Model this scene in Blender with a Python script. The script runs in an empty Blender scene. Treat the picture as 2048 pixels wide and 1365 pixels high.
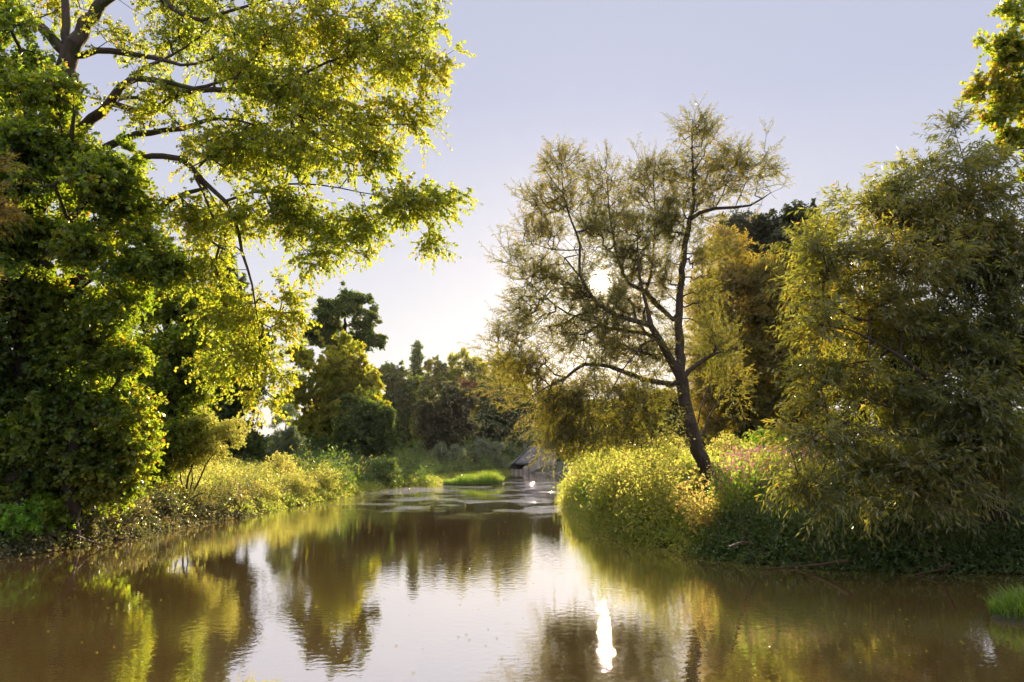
import bpy, math, time
import numpy as np
T0 = time.time()
C = bpy.context.scene
COL = C.collection
H = 2.1                      # camera height above the water
PITCH = math.radians(8.15)
FPX = 1593.0                 # focal length in pixels of the 2048 px wide frame
CT, ST = math.cos(PITCH), math.sin(PITCH)
V = lambda *a: np.array(a, dtype=float)

# ---------------------------------------------------------------- pixel <-> world
def ray(px, py):
    a = (px - 1024.0) / FPX; b = (682.5 - py) / FPX
    return V(a, CT - b * ST, ST + b * CT)
def P(px, py, d):
    r = ray(px, py); return V(0, 0, H) + r * (d / r[1])
def W(px, py, z=0.0):
    r = ray(px, py); return V(0, 0, H) + r * ((z - H) / r[2])
def proj(p):
    p = np.atleast_2d(p); z = p[:, 2] - H
    f = p[:, 1] * CT + z * ST; u = -p[:, 1] * ST + z * CT
    f = np.maximum(f, 1e-3)
    return 1024 + FPX * p[:, 0] / f, 682.5 - FPX * u / f
def unit(v):
    return v / np.maximum(np.linalg.norm(v, axis=-1, keepdims=True), 1e-9)

# ---------------------------------------------------------------- object helpers
def tag(o, label=None, cat=None, group=None, kind=None):
    if label: o['label'] = label
    if cat: o['category'] = cat
    if group: o['group'] = group
    if kind: o['kind'] = kind
    return o
def empty(name, loc, **k):
    o = bpy.data.objects.new(name, None); COL.objects.link(o)
    o.location = tuple(loc); o.empty_display_size = 0.3
    return tag(o, **k)
def mesh(name, verts, faces, mat, parent=None, attr=None, smooth=False, ngon=4):
    """faces: (n, k) int array. attr: dict name -> per-face floats"""
    me = bpy.data.meshes.new(name)
    verts = np.asarray(verts, dtype=np.float32); faces = np.asarray(faces, dtype=np.int32)
    off = np.zeros(3, dtype=np.float32)
    if parent is not None: off = np.array(parent.location, dtype=np.float32)
    me.vertices.add(len(verts)); me.vertices.foreach_set('co', (verts - off).ravel())
    nf, k = faces.shape
    me.loops.add(nf * k); me.loops.foreach_set('vertex_index', faces.ravel())
    me.polygons.add(nf)
    me.polygons.foreach_set('loop_start', np.arange(0, nf * k, k, dtype=np.int32))
    me.polygons.foreach_set('loop_total', np.full(nf, k, dtype=np.int32))
    me.polygons.foreach_set('use_smooth', np.full(nf, smooth, dtype=bool))
    for n, a in (attr or {}).items():
        at = me.attributes.new(n, 'FLOAT', 'FACE'); at.data.foreach_set('value', np.asarray(a, dtype=np.float32))
    me.update(calc_edges=True)
    me.materials.append(mat)
    o = bpy.data.objects.new(name, me); COL.objects.link(o)
    if parent is not None: o.parent = parent
    return o

# ---------------------------------------------------------------- materials
def newmat(name):
    m = bpy.data.materials.new(name); m.use_nodes = True
    nt = m.node_tree; nt.nodes.clear()
    return m, nt, nt.nodes, nt.links
def ramp(N, L, src, stops):
    r = N.new('ShaderNodeValToRGB'); L.new(src, r.inputs[0]); e = r.color_ramp.elements
    while len(e) < len(stops): e.new(0.5)
    for q, (p, c) in zip(e, stops): q.position = p; q.color = (*c, 1)
    return r.outputs[0]
def leafmat(name, refl, trans, tw=0.55, gloss=0.06, rough=0.38, ns=0.35):
    """refl / trans: 4 colours from fresh to turned; the tone attribute plus a slow noise picks one"""
    m, nt, N, L = newmat(name)
    at = N.new('ShaderNodeAttribute'); at.attribute_name = 'tone'
    tc = N.new('ShaderNodeTexCoord')
    nz = N.new('ShaderNodeTexNoise'); nz.inputs['Scale'].default_value = ns; nz.inputs['Detail'].default_value = 2
    L.new(tc.outputs['Object'], nz.inputs['Vector'])
    ma = N.new('ShaderNodeMath'); ma.operation = 'MULTIPLY_ADD'
    L.new(nz.outputs[0], ma.inputs[0]); ma.inputs[1].default_value = 0.7
    sb = N.new('ShaderNodeMath'); sb.operation = 'SUBTRACT'; L.new(at.outputs['Fac'], sb.inputs[0]); sb.inputs[1].default_value = 0.35
    L.new(sb.outputs[0], ma.inputs[2])
    ps = (0.1, 0.45, 0.75, 1.0)
    refl = [tuple(min(.8, RG * q) for q in c) for c in refl]; trans = [tuple(min(.92, TG * q) for q in c) for c in trans]
    cr = ramp(N, L, ma.outputs[0], list(zip(ps, refl)))
    ct = ramp(N, L, ma.outputs[0], list(zip(ps, trans)))
    df = N.new('ShaderNodeBsdfDiffuse'); L.new(cr, df.inputs[0])
    tr = N.new('ShaderNodeBsdfTranslucent'); L.new(ct, tr.inputs[0])
    mx = N.new('ShaderNodeMixShader'); mx.inputs[0].default_value = tw
    L.new(df.outputs[0], mx.inputs[1]); L.new(tr.outputs[0], mx.inputs[2])
    gl = N.new('ShaderNodeBsdfGlossy'); gl.inputs['Roughness'].default_value = rough
    gl.inputs['Color'].default_value = (0.9, 0.88, 0.8, 1)
    fr = N.new('ShaderNodeLayerWeight'); fr.inputs[0].default_value = 0.35
    fm = N.new('ShaderNodeMath'); fm.operation = 'MULTIPLY_ADD'; L.new(fr.outputs['Facing'], fm.inputs[0])
    fm.inputs[1].default_value = gloss * 2.2; fm.inputs[2].default_value = gloss * 0.4
    m2 = N.new('ShaderNodeMixShader'); L.new(fm.outputs[0], m2.inputs[0])
    L.new(mx.outputs[0], m2.inputs[1]); L.new(gl.outputs[0], m2.inputs[2])
    out = N.new('ShaderNodeOutputMaterial'); L.new(m2.outputs[0], out.inputs[0])
    return m
def barkmat(name, c1, c2, scale=9.0, bump=0.35, moss=None):
    m, nt, N, L = newmat(name)
    tc = N.new('ShaderNodeTexCoord'); mp = N.new('ShaderNodeMapping')
    mp.inputs['Scale'].default_value = (1, 1, 0.22); L.new(tc.outputs['Object'], mp.inputs[0])
    nz = N.new('ShaderNodeTexNoise'); nz.inputs['Scale'].default_value = scale; nz.inputs['Detail'].default_value = 6
    nz.inputs['Roughness'].default_value = 0.7
    L.new(mp.outputs[0], nz.inputs['Vector'])
    vo = N.new('ShaderNodeTexVoronoi'); vo.feature = 'DISTANCE_TO_EDGE'; vo.inputs['Scale'].default_value = scale * 1.3
    L.new(mp.outputs[0], vo.inputs['Vector'])
    c = ramp(N, L, nz.outputs[0], [(0.3, c1), (0.7, c2)])
    if moss:
        n2 = N.new('ShaderNodeTexNoise'); n2.inputs['Scale'].default_value = 1.7; n2.inputs['Detail'].default_value = 5
        L.new(tc.outputs['Object'], n2.inputs['Vector'])
        f = ramp(N, L, n2.outputs[0], [(0.52, (0, 0, 0)), (0.62, (1, 1, 1))])
        mix = N.new('ShaderNodeMixRGB'); L.new(f, mix.inputs[0]); L.new(c, mix.inputs[1]); mix.inputs[2].default_value = (*moss, 1)
        c = mix.outputs[0]
    b = N.new('ShaderNodeBsdfPrincipled'); L.new(c, b.inputs['Base Color']); b.inputs['Roughness'].default_value = 0.85
    ad = N.new('ShaderNodeMath'); ad.operation = 'ADD'; L.new(nz.outputs[0], ad.inputs[0]); L.new(vo.outputs[0], ad.inputs[1])
    bp = N.new('ShaderNodeBump'); bp.inputs['Strength'].default_value = bump; bp.inputs['Distance'].default_value = 0.06
    L.new(ad.outputs[0], bp.inputs['Height']); L.new(bp.outputs[0], b.inputs['Normal'])
    out = N.new('ShaderNodeOutputMaterial'); L.new(b.outputs[0], out.inputs[0])
    return m

G = {}
TG, RG = 1.3, 1.8
G['poplar'] = leafmat('poplar leaf',
    [(.030, .062, .010), (.055, .090, .014), (.10, .11, .015), (.22, .12, .015)],
    [(.29, .38, .015), (.50, .52, .02), (.72, .58, .03), (.80, .36, .02)], tw=.6, gloss=.05)
G['maple'] = leafmat('maple leaf',
    [(.028, .056, .016), (.042, .078, .018), (.068, .092, .018), (.17, .10, .016)],
    [(.19, .32, .012), (.38, .47, .015), (.60, .52, .02), (.70, .28, .02)], tw=.56, gloss=.06)
G['willow'] = leafmat('willow leaf',
    [(.036, .046, .020), (.052, .060, .020), (.085, .08, .020), (.17, .11, .02)],
    [(.22, .24, .025), (.38, .35, .03), (.56, .42, .03), (.70, .36, .02)], tw=.48, gloss=.08)
G['broad'] = leafmat('broad willow leaf',
    [(.034, .046, .020), (.048, .058, .021), (.082, .078, .020), (.17, .11, .02)],
    [(.22, .26, .025), (.38, .38, .03), (.60, .48, .03), (.74, .40, .02)], tw=.5, gloss=.08)
G['golden'] = leafmat('golden leaf',
    [(.034, .058, .012), (.050, .070, .013), (.085, .085, .013), (.17, .11, .012)],
    [(.38, .48, .018), (.60, .58, .02), (.78, .60, .02), (.85, .44, .014)], tw=.5, gloss=.05)
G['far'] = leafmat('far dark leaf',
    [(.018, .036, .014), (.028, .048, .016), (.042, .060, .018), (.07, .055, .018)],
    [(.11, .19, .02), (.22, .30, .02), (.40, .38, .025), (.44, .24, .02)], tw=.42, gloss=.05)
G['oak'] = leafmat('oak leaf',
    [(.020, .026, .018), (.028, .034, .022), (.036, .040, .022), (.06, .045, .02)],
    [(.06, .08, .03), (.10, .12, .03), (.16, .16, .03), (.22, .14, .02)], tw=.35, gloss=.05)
G['purple'] = leafmat('dull brownish leaf',
    [(.028, .034, .020), (.038, .040, .022), (.048, .048, .024), (.07, .05, .03)],
    [(.11, .12, .03), (.16, .16, .035), (.22, .20, .03), (.32, .16, .03)], tw=.42, gloss=.06)
G['silver'] = leafmat('silvery leaf',
    [(.060, .085, .050), (.080, .105, .060), (.11, .12, .06), (.14, .12, .06)],
    [(.14, .20, .06), (.20, .26, .08), (.30, .30, .09), (.34, .28, .08)], tw=.42, gloss=.1)
G['red'] = leafmat('red brown leaf',
    [(.08, .045, .02), (.11, .05, .025), (.13, .06, .03), (.15, .08, .03)],
    [(.28, .15, .04), (.38, .18, .05), (.45, .22, .05), (.5, .3, .05)], tw=.5, gloss=.04)
G['herb'] = leafmat('herb leaf',
    [(.045, .085, .012), (.075, .110, .015), (.11, .12, .02), (.15, .125, .025)],
    [(.30, .40, .04), (.50, .50, .07), (.66, .58, .12), (.70, .52, .13)], tw=.58, gloss=.05, ns=.5)
G['dull'] = leafmat('dull bank leaf',
    [(.045, .055, .024), (.065, .065, .030), (.10, .08, .04), (.15, .09, .045)],
    [(.16, .20, .03), (.28, .26, .04), (.42, .30, .06), (.5, .26, .07)], tw=.42, gloss=.14, ns=.8)
G['fresh'] = leafmat('fresh leaf',
    [(.040, .11, .010), (.060, .14, .012), (.09, .15, .014), (.14, .14, .014)],
    [(.28, .58, .012), (.42, .66, .015), (.62, .70, .02), (.7, .6, .03)], tw=.55, gloss=.08)
G['grass'] = leafmat('grass blade',
    [(.045, .10, .012), (.075, .13, .014), (.13, .14, .025), (.20, .16, .05)],
    [(.18, .32, .015), (.32, .42, .03), (.52, .48, .08), (.60, .46, .14)], tw=.5, gloss=.06, ns=.6)
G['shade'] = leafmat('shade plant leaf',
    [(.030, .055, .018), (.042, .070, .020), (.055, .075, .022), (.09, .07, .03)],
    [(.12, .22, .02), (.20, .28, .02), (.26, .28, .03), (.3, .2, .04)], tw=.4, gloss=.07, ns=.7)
G['pink'] = leafmat('pink flower',
    [(.34, .09, .15), (.38, .12, .18), (.42, .15, .22), (.46, .2, .28)],
    [(.56, .16, .26), (.6, .2, .3), (.64, .25, .34), (.68, .32, .4)], tw=.4, gloss=.03)
BARK = barkmat('grey brown bark', (.035, .024, .018), (.11, .080, .060))
BARKM = barkmat('mossy bark', (.035, .024, .018), (.10, .070, .052), moss=(.035, .050, .010))
BARKD = barkmat('dark bark', (.022, .017, .014), (.060, .045, .035))
TWIG = barkmat('twig bark', (.060, .036, .018), (.12, .070, .035), bump=.1)
STEM = barkmat('green stem', (.07, .08, .025), (.13, .10, .04), bump=.05)

# ---------------------------------------------------------------- shorelines and terrain
SL = [W(a, b)[:2] for a, b in [(-700, 1150), (-300, 1132), (0, 1113), (60, 1104), (130, 1092), (250, 1073), (330, 1057), (400, 1045), (480, 1031), (560, 1014),
      (650, 998), (720, 984), (780, 975), (850, 969), (890, 960), (950, 953), (1012, 947)]]
SR = [W(a, b)[:2] for a, b in [(1118, 946), (1136, 950), (1139, 962), (1140, 985), (1144, 1004), (1158, 1022), (1200, 1045), (1250, 1070), (1310, 1092), (1400, 1108), (1500, 1121),
      (1700, 1135), (2048, 1142), (2500, 1150), (3400, 1160)]]
POLY = np.array([V(-45, 12.0)] + SL + SR + [V(60, 13.0), V(60, -40), V(-45, -40)])
def sdist(x, y):
    """distance to the shoreline, positive on land"""
    x = np.asarray(x, float).ravel(); y = np.asarray(y, float).ravel()
    best = np.full(x.shape, 1e9); inside = np.zeros(x.shape, bool)
    n = len(POLY)
    for i in range(n):
        a, b = POLY[i], POLY[(i + 1) % n]; ab = b - a
        t = np.clip(((x - a[0]) * ab[0] + (y - a[1]) * ab[1]) / (ab @ ab), 0, 1)
        best = np.minimum(best, np.hypot(x - a[0] - t * ab[0], y - a[1] - t * ab[1]))
        if a[1] != b[1]:
            c = ((a[1] > y) != (b[1] > y)) & (x < (b[0] - a[0]) * (y - a[1]) / (b[1] - a[1]) + a[0])
            inside ^= c
    return np.where(inside, -best, best)
def ground(x, y, s=None):
    x = np.asarray(x, float).ravel(); y = np.asarray(y, float).ravel()
    if s is None: s = sdist(x, y)
    e = lambda q: 1 - np.exp(-np.maximum(s, 0) / q)
    n = .10 * np.sin(x * .9 + y * .35) + .08 * np.sin(x * .31 - y * 1.1 + 2) + .05 * np.sin(2.3 * x + 1.7 * y)
    z = .50 * e(.35) + .45 * e(3.5) + .35 * e(25) + n * e(2.0) + .55 * e(8.0) * (x > 0) * (y < 60)
    return np.where(s > 0, z, np.maximum(-1.0, .7 * s))

def axis(fine, a, b, lo, hi, grow=1.25):
    v = list(np.arange(a, b + fine, fine)); st = fine
    while v[-1] < hi: st *= grow; v.append(v[-1] + st)
    st = fine
    while v[0] > lo: st *= grow; v.insert(0, v[0] - st)
    return np.array(v)
gx = axis(.3, -20, 16, -1500, 1500); gy = axis(.3, 12, 48, -60, 2500)
GX, GY = np.meshgrid(gx, gy, indexing='ij')
GZ = ground(GX, GY)
nx, ny = len(gx), len(gy)
idx = np.arange(nx * ny).reshape(nx, ny)
F = np.stack([idx[:-1, :-1], idx[1:, :-1], idx[1:, 1:], idx[:-1, 1:]], -1).reshape(-1, 4)
m, nt, N, L = newmat('bank soil')
tc = N.new('ShaderNodeTexCoord'); nz = N.new('ShaderNodeTexNoise'); nz.inputs['Scale'].default_value = 1.3; nz.inputs['Detail'].default_value = 8
L.new(tc.outputs['Object'], nz.inputs['Vector'])
c = ramp(N, L, nz.outputs[0], [(.3, (.030, .024, .014)), (.5, (.045, .050, .018)), (.7, (.07, .075, .022))])
b = N.new('ShaderNodeBsdfPrincipled'); L.new(c, b.inputs['Base Color']); b.inputs['Roughness'].default_value = .9
bp = N.new('ShaderNodeBump'); bp.inputs['Strength'].default_value = .6; L.new(nz.outputs[0], bp.inputs['Height']); L.new(bp.outputs[0], b.inputs['Normal'])
o_ = N.new('ShaderNodeOutputMaterial'); L.new(b.outputs[0], o_.inputs[0])
tag(mesh('ground', np.stack([GX.ravel(), GY.ravel(), GZ.ravel()], -1), F, m, smooth=True), 'grassy riverside ground sloping down to the water', 'ground', kind='structure')

# water sheet
def water_material():
    m, nt, N, L = newmat('river water')
    tc = N.new('ShaderNodeTexCoord')
    def noise(scale, det, sx=1., sy=1., rough=.5):
        mp = N.new('ShaderNodeMapping'); mp.inputs['Scale'].default_value = (sx, sy, 1); L.new(tc.outputs['Object'], mp.inputs[0])
        n = N.new('ShaderNodeTexNoise'); n.inputs['Scale'].default_value = scale; n.inputs['Detail'].default_value = det
        n.inputs['Roughness'].default_value = rough
        L.new(mp.outputs[0], n.inputs['Vector']); return n.outputs[0]
    def math2(op, a, b):
        n = N.new('ShaderNodeMath'); n.operation = op
        for i, v in enumerate((a, b)):
            if isinstance(v, (int, float)): n.inputs[i].default_value = v
            else: L.new(v, n.inputs[i])
        return n.outputs[0]
    fine = noise(7.5, 3, 1.0, 1.0); mid = noise(1.9, 2, .8, 1.0); big = noise(.35, 2)
    patch = ramp(N, L, noise(.16, 3, 1.0, .6), [(.38, (.25, .25, .25)), (.62, (1, 1, 1))])
    # riffle mask: shallow stretch 30-62 m away
    sp = N.new('ShaderNodeSeparateXYZ'); L.new(tc.outputs['Object'], sp.inputs[0])
    def mr(v, a, b, c, d):
        n = N.new('ShaderNodeMapRange'); n.interpolation_type = 'SMOOTHSTEP'; L.new(v, n.inputs[0])
        for i, q in enumerate((a, b, c, d)): n.inputs[1 + i].default_value = q
        return n.outputs[0]
    rf = math2('MULTIPLY', mr(sp.outputs[1], 24, 40, 0, 1), mr(sp.outputs[1], 62, 74, 1, 0))
    spotty = ramp(N, L, noise(.5, 5, .7, .5, .7), [(.50, (0, 0, 0)), (.60, (1, 1, 1))])
    rf = math2('MULTIPLY', rf, spotty)
    vs = N.new('ShaderNodeVectorMath'); vs.operation = 'SUBTRACT'; L.new(tc.outputs['Object'], vs.inputs[0]); vs.inputs[1].default_value = (-6.4, 49.5, 0)
    vd = N.new('ShaderNodeVectorMath'); vd.operation = 'DIVIDE'; L.new(vs.outputs[0], vd.inputs[0]); vd.inputs[1].default_value = (2.6, 4.5, 1)
    vl = N.new('ShaderNodeVectorMath'); vl.operation = 'LENGTH'; L.new(vd.outputs[0], vl.inputs[0])
    rf = math2('ADD', rf, math2('MULTIPLY', mr(vl.outputs['Value'], .4, 1.1, 1, 0), 2.2))
    riff = math2('MULTIPLY', noise(9.0, 4, 1., .6, .7), math2('MULTIPLY', rf, 3.6))
    h = math2('ADD', math2('MULTIPLY', math2('MULTIPLY', fine, patch), .24), math2('MULTIPLY', mid, .045))
    h = math2('ADD', h, math2('MULTIPLY', big, .10))
    h = math2('ADD', h, riff)
    bp = N.new('ShaderNodeBump'); bp.inputs['Strength'].default_value = 1.0; bp.inputs['Distance'].default_value = WAVE
    L.new(h, bp.inputs['Height'])
    df = N.new('ShaderNodeBsdfDiffuse')
    silt = ramp(N, L, noise(.22, 4, .5, 1.2), [(.35, (.24, .14, .050)), (.65, (.33, .20, .072))])
    L.new(silt, df.inputs[0])
    gl = N.new('ShaderNodeBsdfGlossy'); gl.inputs['Roughness'].default_value = .004; gl.inputs['Color'].default_value = (.97, .95, .94, 1)
    L.new(bp.outputs[0], gl.inputs['Normal'])
    lw = N.new('ShaderNodeLayerWeight'); lw.inputs[0].default_value = .5; L.new(bp.outputs[0], lw.inputs['Normal'])
    fr = N.new('ShaderNodeMath'); fr.operation = 'POWER'; L.new(lw.outputs['Facing'], fr.inputs[0]); fr.inputs[1].default_value = .85
    mx = N.new('ShaderNodeMixShader'); L.new(fr.outputs[0], mx.inputs[0]); L.new(df.outputs[0], mx.inputs[1]); L.new(gl.outputs[0], mx.inputs[2])
    out = N.new('ShaderNodeOutputMaterial'); L.new(mx.outputs[0], out.inputs[0])
    return m
WAVE, WIOR = .0125, 2.3
wx = np.array([-60, 70.]); wy = np.array([-40, 108.])
tag(mesh('water', [(-60, -40, 0), (70, -40, 0), (70, 108, 0), (-60, 108, 0)], [(0, 1, 2, 3)], water_material()), 'brown slow river reflecting sky and trees', 'river', kind='structure')

# ---------------------------------------------------------------- tubes
def tubes(pos, par, rad, cont, sides):
    """pos (N,3), par (N,), rad (N,), cont (N,) True when the node continues its parent's tube"""
    N_ = len(pos); ok = par >= 0
    d = np.zeros((N_, 3)); d[ok] = pos[ok] - pos[par[ok]]
    d = unit(d)
    tan = d.copy()
    ci = np.where(ok & cont)[0]; tan[par[ci]] = unit(d[par[ci]] + d[ci]) if len(ci) else tan[par[ci]]
    e = np.where(ok)[0]; pe = par[e]
    t0 = np.where(cont[e][:, None], tan[pe], d[e]); t1 = tan[e]
    r0 = np.where(cont[e], rad[pe], np.minimum(rad[e] * 1.15, rad[pe])); r1 = rad[e]
    ref = V(.35, .9, .12)
    def ring(c, t, r):
        u = unit(np.cross(t, ref)); v = np.cross(t, u)
        a = np.arange(sides) * 2 * np.pi / sides
        return c[:, None] + r[:, None, None] * (np.cos(a)[None, :, None] * u[:, None] + np.sin(a)[None, :, None] * v[:, None])
    A = ring(pos[pe], t0, r0); B = ring(pos[e], t1, r1)
    ne = len(e); vv = np.concatenate([A, B], 1).reshape(-1, 3)
    b = (np.arange(ne) * 2 * sides)[:, None]; k = np.arange(sides); k2 = (k + 1) % sides
    f = np.stack([b + k, b + k2, b + sides + k2, b + sides + k], -1).reshape(-1, 4)
    return vv, f
def join(parts):
    vs, fs, o = [], [], 0
    for v, f in parts:
        if len(v) == 0: continue
        vs.append(v); fs.append(f + o); o += len(v)
    return np.concatenate(vs), np.concatenate(fs)

# ---------------------------------------------------------------- leaves
def leaf_quads(p, d, nrm, ln, wd, shape=.5):
    """kite / lance shaped leaf, folded along its midrib a little"""
    s = unit(np.cross(d, nrm)); n2 = np.cross(s, d)
    ln = ln[:, None]; wd = wd[:, None]
    a = p; b = p + d * ln * shape + s * wd * .5 + n2 * wd * .12
    c = p + d * ln - n2 * ln * .06; e = p + d * ln * shape - s * wd * .5 + n2 * wd * .12
    v = np.stack([a, b, c, e], 1).reshape(-1, 3)
    f = np.arange(len(p) * 4).reshape(-1, 4)
    return v, f
def shoots(rng, sp, sd, L, n, ln, wd, droop=.2, spread=.9, ldroop=.3, shape=.5, upn=.3, curl=.0):
    """sp, sd, L per shoot; n leaves each. returns leaf mesh, tone, and shoot polylines (k=3)"""
    M = len(sp)
    t = (np.arange(n)[None, :] + rng.random((M, n))) / n * .92 + .08
    Lc = L[:, None, None]
    down = V(0, 0, -1)
    path = lambda t: sp[:, None] + sd[:, None] * t[..., None] * Lc + down * (t[..., None] ** 2) * droop * Lc
    p = path(t)
    tg = unit(sd[:, None] + down * 2 * droop * t[..., None])
    rnd = rng.normal(size=(M, n, 3)); perp = unit(rnd - (rnd * tg).sum(-1, keepdims=True) * tg)
    ld = unit(tg * (1 - spread * .6) + perp * spread + down * ldroop)
    nr = unit(rng.normal(size=(M, n, 3)) + V(0, 0, upn * 3))
    sc = rng.uniform(.65, 1.2, (M, n))
    v, f = leaf_quads(p.reshape(-1, 3), ld.reshape(-1, 3), nr.reshape(-1, 3), (ln * sc).ravel(), (wd * sc).ravel(), shape)
    shoot_tone = rng.normal(0, .1, M)
    tone = np.clip(.38 + shoot_tone[:, None] + rng.normal(0, .12, (M, n)) + (rng.random((M, n)) < .025) * .45, 0, 1).ravel()
    tt = np.array([0, .5, 1.])[None, :].repeat(M, 0)
    return v, f, tone, path(tt)
def twig_tubes(paths, r):
    M, k, _ = paths.shape
    pos = paths.reshape(-1, 3); par = np.arange(M * k) - 1; par[::k] = -1
    rad = np.tile(np.linspace(r, r * .4, k), M); cont = np.ones(M * k, bool); cont[::k] = False; cont[1::k] = True
    return tubes(pos, par, rad, cont, 3)

# ---------------------------------------------------------------- skeleton
def catmull(pts, step):
    pts = np.asarray(pts, float); out = [pts[0]]
    q = np.vstack([2 * pts[0] - pts[1], pts, 2 * pts[-1] - pts[-2]])
    for i in range(1, len(q) - 2):
        n = max(1, int(np.linalg.norm(q[i + 1, :3] - q[i, :3]) / step))
        for k in range(1, n + 1):
            t = k / n
            out.append(.5 * ((2 * q[i]) + (-q[i - 1] + q[i + 1]) * t + (2 * q[i - 1] - 5 * q[i] + 4 * q[i + 1] - q[i + 2]) * t * t
                             + (-q[i - 1] + 3 * q[i] - 3 * q[i + 1] + q[i + 2]) * t ** 3))
    return np.array(out)
class Skel:
    def __init__(s, cap=60000):
        s.pos = np.zeros((cap, 3)); s.par = np.full(cap, -1); s.rad = np.zeros(cap); s.cont = np.zeros(cap, bool)
        s.lvl = np.zeros(cap, int); s.path = np.zeros(cap); s.hold = np.zeros(cap, bool); s.n = 0; s.dir = np.zeros((cap, 3))
        s.tips = []
    def add(s, p, par, r, cont, lvl):
        i = s.n; s.pos[i] = p; s.par[i] = par; s.rad[i] = r; s.cont[i] = cont; s.lvl[i] = lvl
        if par >= 0:
            dv = p - s.pos[par]; l = np.linalg.norm(dv); s.path[i] = s.path[par] + l; s.dir[i] = dv / max(l, 1e-6)
        s.n += 1; return i
    def limb(s, pts, lvl=1, step=.35, root=False, rng=None):
        """pts rows x,y,z,r; the limb starts from the nearest existing node"""
        q = catmull(pts, step)
        if rng is not None:
            w = rng.normal(0, 1, (len(q), 3)) * q[:, 3:4] * .18; w[0] = 0; q[:, :3] += w
        q[:, 3] = np.maximum(q[:, 3], .006)
        if root:
            par = s.add(q[0, :3], -1, q[0, 3], False, lvl); s.dir[par] = unit(q[1, :3] - q[0, :3])
            st = True
        else:
            d = np.linalg.norm(s.pos[:s.n] - q[0, :3], axis=1); par = int(np.argmin(d)); st = False
        k0 = 1
        for i in range(k0, len(q)):
            par = s.add(q[i, :3], par, q[i, 3], st, lvl); st = True
    def grow(s, rng, targets, step=.3, geo=.25, rtip=.006, expo=.42, rmax=.08, up=.0, wob=.12, startlvl=1):
        m0 = s.n
        base = s.pos[:m0]
        dm = np.array([np.min(((base - t) ** 2).sum(1)) for t in targets])
        ok = np.ones(s.pos.shape[0], bool)
        for ti in np.argsort(dm):
            t = targets[ti]
            dd = np.sqrt(((s.pos[:s.n] - t) ** 2).sum(1)) + geo * s.path[:s.n] + (s.lvl[:s.n] == 0) * .0
            i = int(np.argmin(dd)); a = s.pos[i]; L_ = np.linalg.norm(t - a)
            if L_ < .05: continue
            k = max(1, int(L_ / step))
            d0 = unit(s.dir[i] * .6 + unit(t - a) + V(0, 0, up))
            c = a + d0 * L_ * .45 + rng.normal(0, wob * L_, 3) * .5
            par = i
            for j in range(1, k + 1):
                u = j / k
                p = (1 - u) ** 2 * a + 2 * u * (1 - u) * c + u * u * t + (rng.normal(0, .04 * L_ / k, 3) if j < k else 0)
                par = s.add(p, par, 0, j > 1, 5)
            s.tips.append(par)
            if s.n > len(s.pos) - 200: break
        n = s.n; cnt = np.zeros(n)
        cnt[np.array(s.tips, int)] = 1
        for i in range(n - 1, 0, -1):
            if s.par[i] >= 0: cnt[s.par[i]] += cnt[i]
        g = s.lvl[:n] == 5
        s.rad[:n][g] = np.minimum(rtip * np.maximum(cnt[g], 1) ** expo, rmax)
        for i in np.where(g)[0]:
            s.rad[i] = min(s.rad[i], max(s.rad[s.par[i]], rtip))
        s.cnt = cnt

def splitup(rng, spec, k, f=.48):
    out = []
    for r in spec:
        px, py, d, rx, ry = r[:5]; rd = r[5] if len(r) > 5 else .8 * min(rx, ry) * d / FPX + .35; wt = r[6] if len(r) > 6 else 1.
        for _ in range(k):
            v = unit(rng.normal(size=3)) * rng.uniform(.3, .95); g = f * rng.uniform(.6, 1.25)
            out.append((px + v[0] * rx, py + v[1] * ry, d + v[2] * rd, rx * g, ry * g * .75, rd * g, wt))
    return out
def clumps(rng, spec, n, shell=.45, ds=1.):
    """spec rows px,py,depth,rx,ry (pixels),[depth radius m],[weight] -> n target points in the crown"""
    w = []; cs = []
    for r in spec:
        px, py, d, rx, ry = r[:5]; rd = r[5] if len(r) > 5 else None
        wt = r[6] if len(r) > 6 else 1.0
        mpp = d / FPX; rd = (rd or .8 * min(rx, ry) * mpp + .35) * ds
        cs.append((P(px, py, d), rx * mpp, rd, ry * mpp)); w.append(wt * rx * ry)
    w = np.array(w) / sum(w); k = rng.choice(len(cs), n, p=w)
    v = unit(rng.normal(size=(n, 3))) * np.where(rng.random((n, 1)) < .6, rng.random((n, 1)) ** shell, np.abs(rng.normal(0, .75, (n, 1))).clip(0, 1.7))
    c = np.array([cs[i][0] for i in k]); r = np.array([[cs[i][1], cs[i][2], cs[i][3]] for i in k])
    return c + v * r

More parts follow.
